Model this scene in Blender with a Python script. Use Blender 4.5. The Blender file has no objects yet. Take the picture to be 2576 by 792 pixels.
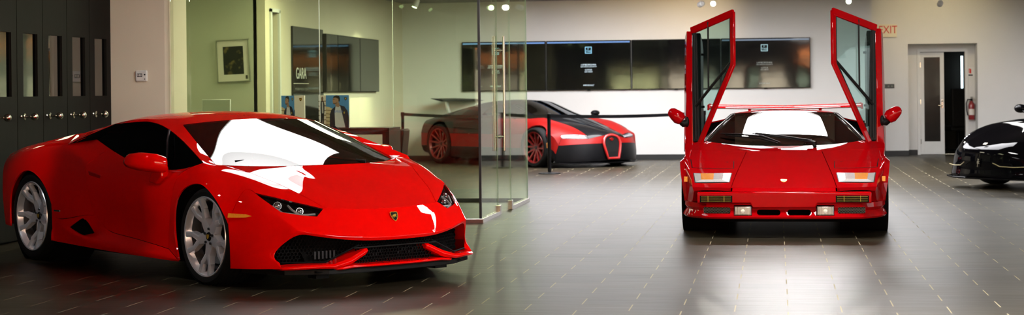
import bpy, bmesh, math, random
from math import sin, cos, pi, radians, sqrt, atan2
from mathutils import Vector, Matrix
SC = bpy.context.scene
COL = SC.collection
random.seed(7)

# ---------------------------------------------------------------- materials
def mat(name, col, rough=.5, metal=0., coat=0., coat_rough=.03, spec=.5, var=.0, vscale=6., bump=0., bscale=200., emit=None, estr=0., trans=0., aniso=(1, 1, 1), ior=1.5, alpha=1.):
    m = bpy.data.materials.new(name); m.use_nodes = True
    nt = m.node_tree; b = nt.nodes['Principled BSDF']
    c = (*col, 1)
    b.inputs['Base Color'].default_value = c
    b.inputs['Roughness'].default_value = rough
    b.inputs['Metallic'].default_value = metal
    b.inputs['Coat Weight'].default_value = coat
    b.inputs['Coat Roughness'].default_value = coat_rough
    b.inputs['Specular IOR Level'].default_value = spec
    b.inputs['Transmission Weight'].default_value = trans
    b.inputs['IOR'].default_value = ior
    if emit:
        b.inputs['Emission Color'].default_value = (*emit, 1); b.inputs['Emission Strength'].default_value = estr
    if var or bump:
        tc = nt.nodes.new('ShaderNodeTexCoord'); mp = nt.nodes.new('ShaderNodeMapping')
        mp.inputs['Scale'].default_value = aniso
        nt.links.new(tc.outputs['Object'], mp.inputs[0])
    if var:
        nz = nt.nodes.new('ShaderNodeTexNoise'); nz.inputs['Scale'].default_value = vscale; nz.inputs['Detail'].default_value = 4
        nt.links.new(mp.outputs[0], nz.inputs['Vector'])
        rp = nt.nodes.new('ShaderNodeValToRGB')
        rp.color_ramp.elements[0].position = .3; rp.color_ramp.elements[1].position = .7
        rp.color_ramp.elements[0].color = (*[x * (1 - var) for x in col], 1)
        rp.color_ramp.elements[1].color = (*[min(1, x * (1 + var)) for x in col], 1)
        nt.links.new(nz.outputs['Fac'], rp.inputs[0]); nt.links.new(rp.outputs[0], b.inputs['Base Color'])
    if bump:
        n2 = nt.nodes.new('ShaderNodeTexNoise'); n2.inputs['Scale'].default_value = bscale
        nt.links.new(mp.outputs[0], n2.inputs['Vector'])
        bp = nt.nodes.new('ShaderNodeBump'); bp.inputs['Strength'].default_value = bump; bp.inputs['Distance'].default_value = .01
        nt.links.new(n2.outputs['Fac'], bp.inputs['Height']); nt.links.new(bp.outputs[0], b.inputs['Normal'])
    return m

def glass_mat(name, tint, refl=1.0, rough=0., ior=1.5):
    m = bpy.data.materials.new(name); m.use_nodes = True
    nt = m.node_tree; nt.nodes.clear()
    out = nt.nodes.new('ShaderNodeOutputMaterial'); mx = nt.nodes.new('ShaderNodeMixShader')
    tr = nt.nodes.new('ShaderNodeBsdfTransparent'); gl = nt.nodes.new('ShaderNodeBsdfGlossy')
    fr = nt.nodes.new('ShaderNodeFresnel'); fr.inputs['IOR'].default_value = ior
    ml = nt.nodes.new('ShaderNodeMath'); ml.operation = 'MULTIPLY'; ml.inputs[1].default_value = refl; ml.use_clamp = True
    tr.inputs['Color'].default_value = (*tint, 1); gl.inputs['Color'].default_value = (1, 1, 1, 1); gl.inputs['Roughness'].default_value = rough
    nt.links.new(fr.outputs[0], ml.inputs[0]); nt.links.new(ml.outputs[0], mx.inputs[0])
    nt.links.new(tr.outputs[0], mx.inputs[1]); nt.links.new(gl.outputs[0], mx.inputs[2])
    nt.links.new(mx.outputs[0], out.inputs[0])
    return m

def emis(name, col, s):
    m = bpy.data.materials.new(name); m.use_nodes = True
    nt = m.node_tree; nt.nodes.clear()
    out = nt.nodes.new('ShaderNodeOutputMaterial'); e = nt.nodes.new('ShaderNodeEmission')
    e.inputs[0].default_value = (*col, 1); e.inputs[1].default_value = s
    nt.links.new(e.outputs[0], out.inputs[0]); return m

RED = mat('red_paint', (.90, .001, .0005), .7, 0, .95, .010, 0., var=.02, vscale=30)
DRED2 = mat('red_paint_classic', (.42, .001, .003), .7, 0, .5, .012, 0., var=.02, vscale=30)
DRED = mat('deep_red_paint', (.40, .002, .005), .7, 0, .6, .015, 0., var=.02, vscale=30)
SRED = mat('satin_red_paint', (.24, .004, .003), .45, .1, .1, .25, .12, var=.03, vscale=30)
WRED = mat('red_wheel_lacquer', (.24, .008, .008), .35, .3, .5, .1, var=.03, vscale=30)
BLKP = mat('black_paint', (.003, .003, .004), .4, 0, .45, .015, .1, var=.1, vscale=40)
SBLK = mat('satin_black', (.004, .004, .005), .4, 0, 0., .2, .12, var=.1, vscale=40)
BLK = mat('black_plastic', (.006, .006, .006), .55, spec=.2, var=.15, vscale=40)
VOID = mat('matt_black_lining', (.003, .003, .003), .9, spec=.1, var=.1)
RUB = mat('tyre_rubber', (.007, .007, .007), .7, spec=.15, var=.15, vscale=50, bump=.15, bscale=300)
ALU = mat('silver_alloy', (.88, .91, .99), .24, .6, .3, var=.03, vscale=30)
DALU = mat('dark_alloy', (.10, .10, .11), .35, 1., var=.05, vscale=30)
CHR = mat('chrome', (.75, .75, .75), .08, 1., var=.02)
STEEL = mat('brushed_steel', (.60, .57, .52), .25, 1., var=.06, vscale=40, aniso=(1, 1, .05))
NICK = mat('polished_nickel', (.70, .66, .56), .12, 1., var=.03)
DISC = mat('brake_disc_iron', (.30, .29, .28), .35, 1., var=.1, vscale=30)
GOLD = mat('gold_enamel', (.75, .48, .06), .3, .7, var=.05)
AMB = mat('amber_lens', (.90, .30, .02), .25, 0, 1., var=.15, vscale=80, aniso=(8, 1, 1))
LENS = mat('clear_ribbed_lens', (.72, .72, .70), .18, .2, 1., var=.12, vscale=60, aniso=(1, 12, 1))
REFL = mat('lamp_reflector', (.8, .8, .82), .1, 1., var=.03)
GTINT = glass_mat('windscreen_glass', (.62, .68, .60), 1.15)
DTINT = glass_mat('dark_tinted_glass', (.05, .05, .05), .4)
CTINT = glass_mat('door_glass_green', (.66, .79, .77), .5)
HTINT = glass_mat('headlamp_glass', (.95, .95, .96), .8)
OGLS = glass_mat('office_glass', (.925, .965, .87), .35)
LGLS = mat('locker_window_glass', (.17, .17, .165), .012, 1., 0., .01, .5, var=.05)
LEATH = mat('black_leather', (.009, .009, .009), .6, spec=.15, var=.2, vscale=20, bump=.1)
TAUPE = mat('taupe_trim', (.20, .19, .145), .8, spec=.1, var=.15, vscale=12)
FBLK = mat('gloss_black_paint', (.002, .002, .003), .5, 0, .3, .012, 0., var=.1, vscale=40)
DASH = mat('dash_suede', (.025, .026, .024), .7, var=.2, vscale=20)
WALL = mat('white_wall_paint', (.74, .73, .71), .75, spec=.25, var=.015, vscale=2, bump=.04, bscale=120)
CREAM = mat('cream_wall_paint', (.76, .69, .56), .75, spec=.25, var=.015, vscale=2, bump=.04, bscale=120)
OLIVE = mat('office_wall_paint', (.60, .60, .50), .8, spec=.2, var=.015, vscale=2, bump=.04, bscale=120)
CEILM = mat('ceiling_paint', (.34, .32, .31), .85, spec=.2, var=.015, vscale=2)
TRIMW = mat('white_gloss_trim', (.72, .72, .70), .4, var=.02)
BASEB = mat('black_skirting', (.012, .012, .012), .5, var=.1)
LOCK = mat('charcoal_panel_laminate', (.010, .0092, .0078), .6, spec=.08, var=.12, vscale=10, aniso=(1, 1, .2))
DWOOD = mat('black_oak_veneer', (.013, .011, .010), .6, spec=.15, var=.5, vscale=18, aniso=(6, 6, .5), bump=.1, bscale=40)
DOORD = mat('dark_wood_door', (.035, .022, .018), .5, var=.3, vscale=12, aniso=(4, 4, .4))
SCRN = mat('black_screen', (.002, .002, .003), .045, 0, 0., .10, .55, var=.1, bump=.05, bscale=3.)
WHT = mat('white_plastic', (.78, .78, .76), .4, var=.02)
ALUG = mat('computer_aluminium', (.72, .73, .70), .35, .6, var=.02)
LIT = emis('lit_screen_white', (.75, .9, 1.), 1.6)
LITB = emis('lit_screen_blue', (.35, .75, 1.), 1.2)
LITC = emis('lit_screen_bar', (.25, .45, .9), .9)
PAPER = mat('white_card', (.78, .72, .66), .6, var=.02)

# ---------------------------------------------------------------- mesh helpers
class MB:
    def __init__(s): s.v = []; s.f = []; s.m = []; s.cur = 0
    def add(s, vs, fs, M=None):
        o = len(s.v)
        for v in vs:
            v = Vector(v)
            if M is not None: v = M @ v
            s.v.append(v)
        for f in fs: s.f.append([i + o for i in f]); s.m.append(s.cur)
        return s
    def box(s, x0, x1, y0, y1, z0, z1, M=None):
        return s.add([(x0, y0, z0), (x1, y0, z0), (x1, y1, z0), (x0, y1, z0), (x0, y0, z1), (x1, y0, z1), (x1, y1, z1), (x0, y1, z1)],
                     [(0, 3, 2, 1), (4, 5, 6, 7), (0, 1, 5, 4), (1, 2, 6, 5), (2, 3, 7, 6), (3, 0, 4, 7)], M)
    def lathe(s, prof, axis='z', n=24, M=None, cap=True, a0=0., a1=2 * pi):
        full = abs(a1 - a0 - 2 * pi) < 1e-6; vs = []; fs = []
        k = n if full else n + 1
        for (r, h) in prof:
            for i in range(k):
                t = a0 + (a1 - a0) * i / n
                a, b = r * cos(t), r * sin(t)
                vs.append({'z': (a, b, h), 'y': (a, h, b), 'x': (h, a, b)}[axis])
        for j in range(len(prof) - 1):
            for i in range(n):
                i2 = (i + 1) % k
                q = (j * k + i, j * k + i2, (j + 1) * k + i2, (j + 1) * k + i)
                fs.append(q if axis != 'y' else q[::-1])
        if cap and full:
            fs.append(tuple(range(k))[::-1] if axis != 'y' else tuple(range(k)))
            e = (len(prof) - 1) * k
            fs.append(tuple(range(e, e + k)) if axis != 'y' else tuple(range(e, e + k))[::-1])
        return s.add(vs, fs, M)
    def cyl(s, r, h0, h1, axis='z', n=24, M=None): return s.lathe([(r, h0), (r, h1)], axis, n, M)
    def tube(s, pts, r, n=10, cap=True, M=None, flat=None):
        pts = [Vector(p) for p in pts]; vs = []; fs = []; up = None
        for i, p in enumerate(pts):
            t = (pts[min(i + 1, len(pts) - 1)] - pts[max(i - 1, 0)]).normalized()
            if up is None: up = Vector((0, 0, 1)) if abs(t.z) < .9 else Vector((1, 0, 0))
            a = t.cross(up).normalized(); b = a.cross(t).normalized(); up = b
            ri = r[i] if isinstance(r, (list, tuple)) else r
            for j in range(n):
                w = 2 * pi * j / n; fl = flat if flat else 1.
                vs.append(p + a * ri * cos(w) + b * ri * fl * sin(w))
        for i in range(len(pts) - 1):
            for j in range(n): fs.append((i * n + j, i * n + (j + 1) % n, (i + 1) * n + (j + 1) % n, (i + 1) * n + j))
        if cap: fs.append(tuple(range(n))[::-1]); fs.append(tuple(range((len(pts) - 1) * n, len(pts) * n)))
        return s.add(vs, fs, M)
    def prism(s, poly, h0, h1, axis='y', M=None):
        n = len(poly); g = {'y': lambda a, b, h: (a, h, b), 'x': lambda a, b, h: (h, a, b), 'z': lambda a, b, h: (a, b, h)}[axis]
        vs = [g(a, b, h0) for a, b in poly] + [g(a, b, h1) for a, b in poly]
        fs = [tuple(range(n)), tuple(range(n, 2 * n))[::-1]] + [(i, i + n, (i + 1) % n + n, (i + 1) % n) for i in range(n)]
        return s.add(vs, fs, M)
    def ball(s, c, r, n=16, m=10, sc=(1, 1, 1), M=None):
        vs = []; fs = []
        for j in range(m + 1):
            p = pi * j / m
            for i in range(n):
                t = 2 * pi * i / n
                vs.append((c[0] + r * sc[0] * sin(p) * cos(t), c[1] + r * sc[1] * sin(p) * sin(t), c[2] + r * sc[2] * cos(p)))
        for j in range(m):
            for i in range(n): fs.append((j * n + i, (j + 1) * n + i, (j + 1) * n + (i + 1) % n, j * n + (i + 1) % n))
        return s.add(vs, fs, M)
    def grid(s, rows, M=None):
        k = len(rows[0]); vs = [p for r in rows for p in r]
        fs = [(j * k + i, j * k + i + 1, (j + 1) * k + i + 1, (j + 1) * k + i) for j in range(len(rows) - 1) for i in range(k - 1)]
        return s.add(vs, fs, M)
    def mirror_y(s):
        o = len(s.v); nf = len(s.f)
        s.v += [Vector((v.x, -v.y, v.z)) for v in s.v[:o]]
        for k in range(nf): s.f.append([i + o for i in s.f[k][::-1]]); s.m.append(s.m[k])
        return s
    def build(s, name, mats, parent=None, smooth=None, bevel=0., bseg=2, thick=0., sub=0, loc=None, rot=None):
        if not isinstance(mats, (list, tuple)): mats = [mats]
        me = bpy.data.meshes.new(name); me.from_pydata(s.v, [], s.f)
        bm = bmesh.new(); bm.from_mesh(me)
        bmesh.ops.remove_doubles(bm, verts=bm.verts, dist=1e-5)
        bmesh.ops.dissolve_degenerate(bm, dist=1e-6, edges=bm.edges)
        if smooth is not None and not thick: pass
        bm.to_mesh(me); bm.free()
        if len(mats) > 1 and len(me.polygons) == len(s.m):
            for p, k in zip(me.polygons, s.m): p.material_index = k
        for m in mats: me.materials.append(m)
        bm = bmesh.new(); bm.from_mesh(me); bmesh.ops.recalc_face_normals(bm, faces=bm.faces); bm.to_mesh(me); bm.free()
        o = bpy.data.objects.new(name, me); COL.objects.link(o)
        if parent is not None: o.parent = parent
        if loc is not None: o.location = loc
        if rot is not None: o.rotation_euler = rot
        if thick:
            md = o.modifiers.new('thick', 'SOLIDIFY'); md.thickness = thick; md.offset = -1
        if bevel:
            md = o.modifiers.new('bevel', 'BEVEL'); md.width = bevel; md.segments = bseg; md.limit_method = 'ANGLE'; md.angle_limit = radians(35)
        if sub:
            md = o.modifiers.new('sub', 'SUBSURF'); md.levels = md.render_levels = sub
        if smooth: smooth_by(me, smooth if smooth > 1 else 40)
        return o

def smooth_by(me, ang):
    for p in me.polygons: p.use_smooth = True
    bm = bmesh.new(); bm.from_mesh(me)
    for e in bm.edges:
        e.smooth = not (len(e.link_faces) == 2 and e.calc_face_angle(0) > radians(ang))
    bm.to_mesh(me); bm.free()

def tag(o, label=None, cat=None, group=None, kind=None):
    if label: o['label'] = label
    if cat: o['category'] = cat
    if group: o['group'] = group
    if kind: o['kind'] = kind
    return o
def root(name, loc, rz=0., label=None, cat=None, group=None):
    o = bpy.data.objects.new(name, None); o.empty_display_size = .1; COL.objects.link(o)
    o.location = loc; o.rotation_euler = (0, 0, rz)
    return tag(o, label, cat, group)
def struct(mb, name, m, **k): return tag(mb.build(name, m, **k), kind='structure')
def text_obj(name, body, size, m, loc, rot, parent=None, extrude=.002, align='CENTER', sx=1.):
    cu = bpy.data.curves.new(name, 'FONT'); cu.body = body; cu.size = size; cu.extrude = extrude
    cu.align_x = align; cu.align_y = 'CENTER'
    t = bpy.data.objects.new(name + '_tmp', cu); COL.objects.link(t)
    dg = bpy.context.evaluated_depsgraph_get()
    me = bpy.data.meshes.new_from_object(t.evaluated_get(dg)); me.name = name
    bpy.data.objects.remove(t, do_unlink=True); bpy.data.curves.remove(cu)
    me.transform(Matrix.Diagonal((sx, 1, 1, 1)))
    me.materials.clear(); me.materials.append(m)
    o = bpy.data.objects.new(name, me); COL.objects.link(o); o.location = loc; o.rotation_euler = rot
    if parent is not None: o.parent = parent
    return o
def dup(o, parent=None):
    c = o.copy(); COL.objects.link(c)
    if parent is not None: c.parent = parent
    for ch in list(o.children): dup(ch, c)
    return c

# ---------------------------------------------------------------- control cage -> car body parts
class Cage:
    def __init__(s): s.v = []; s.ix = {}; s.f = []; s.t = []; s.cr = {}; s.tags = []; s.vc = []
    def pt(s, p):
        p = (round(p[0], 4), round(p[1], 4), round(p[2], 4))
        if p not in s.ix: s.ix[p] = len(s.v); s.v.append(p)
        return s.ix[p]
    def tg(s, t):
        if t not in s.tags: s.tags.append(t)
        return s.tags.index(t)
    def face(s, t, *ps):
        ids = []
        for p in ps:
            i = s.pt(p)
            if not ids or ids[-1] != i: ids.append(i)
        if ids[0] == ids[-1]: ids.pop()
        if len(ids) > 2: s.f.append(ids); s.t.append(s.tg(t))
    def grid(s, t, rows):
        for a, b in zip(rows, rows[1:]):
            for i in range(len(a) - 1): s.face(t, a[i], a[i + 1], b[i + 1], b[i])
    def crease(s, ps, w=1.):
        ids = [s.pt(p) for p in ps]
        for a, b in zip(ids, ids[1:]): s.cr[(min(a, b), max(a, b))] = w
    def corner(s, ps): s.vc += [s.pt(p) for p in ps]
    def mirror(s):
        mp = {}
        for i, p in enumerate(list(s.v)): mp[i] = i if abs(p[1]) < 1e-4 else s.pt((p[0], -p[1], p[2]))
        for k in range(len(s.f)): s.f.append([mp[i] for i in s.f[k][::-1]]); s.t.append(s.t[k])
        for (a, b), w in list(s.cr.items()):
            x, y = mp[a], mp[b]; s.cr[(min(x, y), max(x, y))] = w
        s.vc += [mp[i] for i in s.vc]
    def build(s, parent, spec, level=3, gap=.0022, depth=.012, tagcrease=1., cut=None):
        """spec: tag -> (object name, material, split left/right?, parent or None)"""
        s.mirror()
        me = bpy.data.meshes.new('cage'); me.from_pydata(s.v, [], s.f)
        for m in s.tags: me.materials.append(None)
        for p, t in zip(me.polygons, s.t): p.material_index = t
        bm = bmesh.new(); bm.from_mesh(me); bm.faces.ensure_lookup_table()
        bmesh.ops.recalc_face_normals(bm, faces=bm.faces)
        # outward test at highest face
        top = max(bm.faces, key=lambda f: f.calc_center_median().z)
        if top.normal.z < 0: bmesh.ops.reverse_faces(bm, faces=bm.faces)
        lay = bm.edges.layers.float.get('crease_edge') or bm.edges.layers.float.new('crease_edge')
        for e in bm.edges:
            a, b = sorted((e.verts[0].index, e.verts[1].index)); w = s.cr.get((a, b), 0.)
            if len(e.link_faces) == 2 and e.link_faces[0].material_index != e.link_faces[1].material_index and (a, b) not in s.cr: w = max(w, tagcrease)
            e[lay] = w
        if s.vc:
            vl = bm.verts.layers.float.new('crease_vert'); bm.verts.ensure_lookup_table()
            for i in set(s.vc): bm.verts[i][vl] = 1.
        bm.to_mesh(me); bm.free()
        o = bpy.data.objects.new('cage', me); COL.objects.link(o)
        md = o.modifiers.new('s', 'SUBSURF'); md.levels = md.render_levels = level; md.boundary_smooth = 'PRESERVE_CORNERS'
        if cut: cut(o)
        dg = bpy.context.evaluated_depsgraph_get()
        ev = bpy.data.meshes.new_from_object(o.evaluated_get(dg))
        bpy.data.objects.remove(o, do_unlink=True)
        out = {}
        for ti, t in enumerate(s.tags):
            name, m, lr, par = spec[t]
            for side in ((1, -1) if lr else (0,)):
                bm = bmesh.new(); bm.from_mesh(ev)
                kill = [f for f in bm.faces if f.material_index != ti or (side and f.calc_center_median().y * side < 0)]
                bmesh.ops.delete(bm, geom=kill, context='FACES')
                if not bm.faces: bm.free(); continue
                bm.normal_update()
                be = [e for e in bm.edges if e.is_boundary]
                nrm = {v: v.normal.copy() for e in be for v in e.verts}
                mv = {}
                for e in be:
                    f = e.link_faces[0]; mid = (e.verts[0].co + e.verts[1].co) / 2
                    d = f.normal.cross(e.verts[1].co - e.verts[0].co)
                    if d.dot(f.calc_center_median() - mid) < 0: d.negate()
                    d.normalize()
                    for v in e.verts: mv.setdefault(v, Vector()); mv[v] += d
                if gap:
                    for v, d in mv.items():
                        if d.length > 1e-6: v.co += d.normalized() * gap
                    r = bmesh.ops.extrude_edge_only(bm, edges=be)
                    nv = [g for g in r['geom'] if isinstance(g, bmesh.types.BMVert)]
                    kd = {}
                    for v in nv:
                        src = [e.other_vert(v) for e in v.link_edges if e.other_vert(v) in nrm]
                        if src: v.co -= nrm[src[0]] * depth
                    for e in be: e.smooth = False
                for f in bm.faces: f.material_index = 0; f.smooth = True
                for e in bm.edges:
                    if len(e.link_faces) == 2 and e.calc_face_angle(0) > radians(38): e.smooth = False
                m2 = bpy.data.meshes.new(name); bm.to_mesh(m2); bm.free()
                m2.materials.append(m)
                ob = bpy.data.objects.new(name, m2); COL.objects.link(ob); ob.parent = par or parent
                out.setdefault(t, []).append(ob)
        bpy.data.meshes.remove(ev)
        return out
from mathutils.bvhtree import BVHTree
def drape_fn(objs):
    vs = []; fs = []
    for o in objs:
        k = len(vs); vs += [v.co.copy() for v in o.data.vertices]; fs += [[i + k for i in p.vertices] for p in o.data.polygons]
    bv = BVHTree.FromPolygons(vs, fs)
    def z(x, y, d=0.):
        h = bv.ray_cast(Vector((x, y, 3)), Vector((0, 0, -1)))
        return (h[0].z if h[0] else 0.) + d
    return z
def drape_patch(q4, z, d, depth, nu=6, nv=6, s=1):
    """quad q4 (4 xy corners) subdivided and laid on height function z with offset d, given depth"""
    m = MB(); a, b, c, e = [Vector(p) for p in q4]; top = []; bot = []
    for i in range(nu + 1):
        u = i / nu; p = a.lerp(b, u); q = e.lerp(c, u); rt = []; rb = []
        for j in range(nv + 1):
            w = p.lerp(q, j / nv); zz = z(w.x, s * w.y, d); rt.append((w.x, s * w.y, zz)); rb.append((w.x, s * w.y, zz - depth))
        top.append(rt); bot.append(rb)
    m.grid(top)
    edge = [(0, j) for j in range(nv)] + [(i, nv) for i in range(nu)] + [(nu, nv - j) for j in range(nv)] + [(nu - i, 0) for i in range(nu)]
    n = len(edge); m.add([top[i][j] for i, j in edge] + [bot[i][j] for i, j in edge], [(k, (k + 1) % n, (k + 1) % n + n, k + n) for k in range(n)])
    return m
# ---------------------------------------------------------------- camera
HC = 1.28; YAW = radians(8.4); ROLL = radians(.6)
cam = bpy.data.cameras.new('camera'); co = bpy.data.objects.new('camera', cam); COL.objects.link(co)
cam.sensor_width = 36.; cam.lens = 4500. / 2576 * 36; cam.shift_y = -(396 - 230.) / 2576
co.matrix_world = Matrix.Translation((0, 0, HC)) @ Matrix.Rotation(YAW, 4, 'Z') @ Matrix.Rotation(pi / 2, 4, 'X') @ Matrix.Rotation(-ROLL, 4, 'Z')
cam.clip_end = 200; cam.dof.use_dof = True; cam.dof.focus_distance = 12.8; cam.dof.aperture_fstop = 4.2; cam.dof.aperture_blades = 0
SC.camera = co
SC.view_settings.view_transform = 'Standard'; SC.view_settings.look = 'None'; SC.view_settings.gamma = 1.; SC.view_settings.use_curve_mapping = False
SC.view_settings.exposure = 0.
cy = SC.cycles
cy.max_bounces = 10; cy.transparent_max_bounces = 24; cy.glossy_bounces = 6; cy.diffuse_bounces = 4; cy.sample_clamp_indirect = 6.; cy.caustics_reflective = False; cy.caustics_refractive = False
cy.use_denoising = True; cy.use_adaptive_sampling = True; cy.adaptive_threshold = .015

# ---------------------------------------------------------------- world
w = bpy.data.worlds.new('daylight'); SC.world = w; w.use_nodes = True
nt = w.node_tree; bg = nt.nodes['Background']
tc = nt.nodes.new('ShaderNodeTexCoord'); sp = nt.nodes.new('ShaderNodeSeparateXYZ'); rp = nt.nodes.new('ShaderNodeValToRGB')
nt.links.new(tc.outputs['Generated'], sp.inputs[0]); nt.links.new(sp.outputs['Z'], rp.inputs[0])
rp.color_ramp.elements[0].position = 0.; rp.color_ramp.elements[0].color = (1, .97, .92, 1); rp.color_ramp.elements[1].position = .6; rp.color_ramp.elements[1].color = (.62, .78, 1, 1)
nt.links.new(rp.outputs[0], bg.inputs[0]); bg.inputs[1].default_value = 2.5
sun = bpy.data.lights.new('sun', 'SUN'); sun.energy = 75; sun.angle = .01; sun.color = (1, .93, .82)
so = bpy.data.objects.new('sun', sun); COL.objects.link(so); so.rotation_euler = (radians(-35), 0, 0)

# ---------------------------------------------------------------- room shell
YB = 32.92; YR = 34.2; XL = -6.62; XO = -6.93; ZC = 2.95
def floor_mat():
    m = bpy.data.materials.new('plank_tile_floor'); m.use_nodes = True
    nt = m.node_tree; b = nt.nodes['Principled BSDF']; N = nt.nodes.new; L = nt.links.new
    tc = N('ShaderNodeTexCoord'); mp = N('ShaderNodeMapping'); mp.inputs['Location'].default_value = (-.055 + .61 * 40, -10.376 + .2985 * 120, 0)
    L(tc.outputs['Object'], mp.inputs[0])
    br = N('ShaderNodeTexBrick'); L(mp.outputs[0], br.inputs['Vector'])
    br.offset = .5; br.offset_frequency = 2; br.squash = 1
    br.inputs['Scale'].default_value = 1; br.inputs['Brick Width'].default_value = .61; br.inputs['Row Height'].default_value = .2985
    br.inputs['Mortar Size'].default_value = .0035; br.inputs['Mortar Smooth'].default_value = .1; br.inputs['Bias'].default_value = 0
    br.inputs['Color1'].default_value = (.022, .018, .011, 1); br.inputs['Color2'].default_value = (.040, .033, .021, 1)
    br.inputs['Mortar'].default_value = (.040, .034, .024, 1)
    m2 = N('ShaderNodeMapping'); m2.inputs['Scale'].default_value = (.55, 9, 1); L(tc.outputs['Object'], m2.inputs[0])
    nz = N('ShaderNodeTexNoise'); nz.inputs['Scale'].default_value = 3.; nz.inputs['Detail'].default_value = 6; nz.inputs['Roughness'].default_value = .6; L(m2.outputs[0], nz.inputs['Vector'])
    rp = N('ShaderNodeValToRGB'); rp.color_ramp.elements[0].position = .25; rp.color_ramp.elements[1].position = .75
    rp.color_ramp.elements[0].color = (.72, .72, .72, 1); rp.color_ramp.elements[1].color = (1.25, 1.22, 1.2, 1); L(nz.outputs['Fac'], rp.inputs[0])
    mx = N('ShaderNodeMix'); mx.data_type = 'RGBA'; mx.blend_type = 'MULTIPLY'; mx.inputs[0].default_value = 1
    L(br.outputs['Color'], mx.inputs[6]); L(rp.outputs[0], mx.inputs[7])
    def M_(op, a, c=None):
        n = N('ShaderNodeMath'); n.operation = op
        for i, q in enumerate((a, c)):
            if q is None: continue
            if isinstance(q, (int, float)): n.inputs[i].default_value = q
            else: L(q, n.inputs[i])
        return n.outputs[0]
    sx = N('ShaderNodeSeparateXYZ'); L(mp.outputs[0], sx.inputs[0])
    row = M_('FLOOR', M_('DIVIDE', sx.outputs[1], .2985)); par = M_('MODULO', row, 2.)
    uu = M_('FRACT', M_('ADD', M_('SUBTRACT', M_('DIVIDE', sx.outputs[0], .61), M_('MULTIPLY', M_('SUBTRACT', 1., par), .5)), .5))
    dash = M_('LESS_THAN', M_('ABSOLUTE', M_('SUBTRACT', uu, .5)), .0062)
    m3 = N('ShaderNodeMix'); m3.data_type = 'RGBA'; L(dash, m3.inputs[0]); L(mx.outputs[2], m3.inputs[6]); m3.inputs[7].default_value = (.34, .295, .19, 1)
    L(m3.outputs[2], b.inputs['Base Color'])
    r2 = N('ShaderNodeMapRange'); r2.inputs[3].default_value = .28; r2.inputs[4].default_value = .46; L(nz.outputs['Fac'], r2.inputs[0]); L(M_('MAXIMUM', r2.outputs[0], M_('MULTIPLY', dash, .7)), b.inputs['Roughness'])
    bp = N('ShaderNodeBump'); bp.inputs['Strength'].default_value = .25; bp.inputs['Distance'].default_value = .002; bp.invert = True
    L(br.outputs['Fac'], bp.inputs['Height']); L(bp.outputs[0], b.inputs['Normal'])
    b.inputs['Specular IOR Level'].default_value = .17
    b.inputs['Specular Tint'].default_value = (1, .90, .74, 1)  # warm tint in the gloss stands in for warm room lights
    return m
struct(MB().box(-12, 10, -3, 40, -.1, 0), 'floor', floor_mat())

XR = 9.2; YF = -2.5
# ceiling with three skylight openings, built as strips round the openings
SKY = [(-4.62, -3.3, 13.6, 16.0, 10.), (-.40, .56, 19.45, 20.0, 110.), (-.6, .75, 21.8, 22.7, 14.), (.05, .55, 13.8, 14.5, 110.)]
xs = sorted({-9.2, XR} | {a for s in SKY for a in s[:2]}); ys = sorted({YF, 37.} | {a for s in SKY for a in s[2:4]})
mb = MB()
for i in range(len(xs) - 1):
    for j in range(len(ys) - 1):
        cx_, cy_ = (xs[i] + xs[i + 1]) / 2, (ys[j] + ys[j + 1]) / 2
        if any(a < cx_ < b and c < cy_ < d for a, b, c, d, e in SKY): continue
        mb.box(xs[i], xs[i + 1], ys[j], ys[j + 1], ZC, ZC + .12)
struct(mb, 'ceiling', CEILM)
for k, (a, b, c, d, e) in enumerate(SKY):
    m = MB(); h = .30; t = .06
    m.box(a - t, a, c - t, d + t, ZC + .02, ZC + h); m.box(b, b + t, c - t, d + t, ZC + .02, ZC + h)
    m.box(a, b, c - t, c, ZC + .02, ZC + h); m.box(a, b, d, d + t, ZC + .02, ZC + h)
    struct(m, 'window_%d' % (k + 40), TRIMW)
    dm = emis('skylight_diffuser_%d' % k, (1, .98, .965), e)
    if k == 0:   # pleated fabric diffuser: soft bands of denser cloth
        n_ = dm.node_tree; wv = n_.nodes.new('ShaderNodeTexWave'); tc2 = n_.nodes.new('ShaderNodeTexCoord'); mp2 = n_.nodes.new('ShaderNodeMapping'); mr = n_.nodes.new('ShaderNodeMapRange')
        mp2.inputs['Rotation'].default_value = (0, 0, radians(62)); wv.inputs['Scale'].default_value = .42; wv.inputs['Distortion'].default_value = 2.2; wv.inputs['Detail'].default_value = 1.; wv.wave_profile = 'SAW'
        mr.inputs[3].default_value = e * .55; mr.inputs[4].default_value = e * 1.25
        n_.links.new(tc2.outputs['Object'], mp2.inputs[0]); n_.links.new(mp2.outputs[0], wv.inputs['Vector']); n_.links.new(wv.outputs['Fac'], mr.inputs[0]); n_.links.new(mr.outputs[0], n_.nodes['Emission'].inputs[1])
    struct(MB().box(a, b, c, d, ZC + .03, ZC + .06), 'window_%d' % (k + 50), dm)

# walls
struct(MB().box(XL - .2, XL, YF, 14.41, 0, ZC), 'wall_left', LOCK)
lw = struct(MB().box(XL - .2, XL - .06, 14.41, 17.23, 0, ZC), 'wall_behind_panels', LOCK)
pil = MB().prism([(XL - .2, 17.23), (-6.06, 17.23), (-6.012, 17.25), (-5.99, 17.30), (-5.99, 17.7), (XL - .2, 17.7)], 0, ZC, 'z')
struct(pil, 'wall_thermostat', CREAM, bevel=.0)
struct(MB().box(-8.8, -8.6, 17.7, 23.8, 0, ZC).box(-8.8, XL - .2, 17.5, 17.7, 0, ZC), 'wall_office_side', OLIVE)
struct(MB().box(-8.8, -7.05, 23.8, 23.95, 0, ZC), 'wall_office_end', OLIVE)
m = MB(); m.box(-7.1, XO, 23.8, 24.06, 0, ZC).box(-7.1, XO, 24.42, YB, 0, ZC).box(-7.1, XO, 24.06, 24.42, 2.42, ZC)
struct(m, 'wall_office_left', CREAM)
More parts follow.
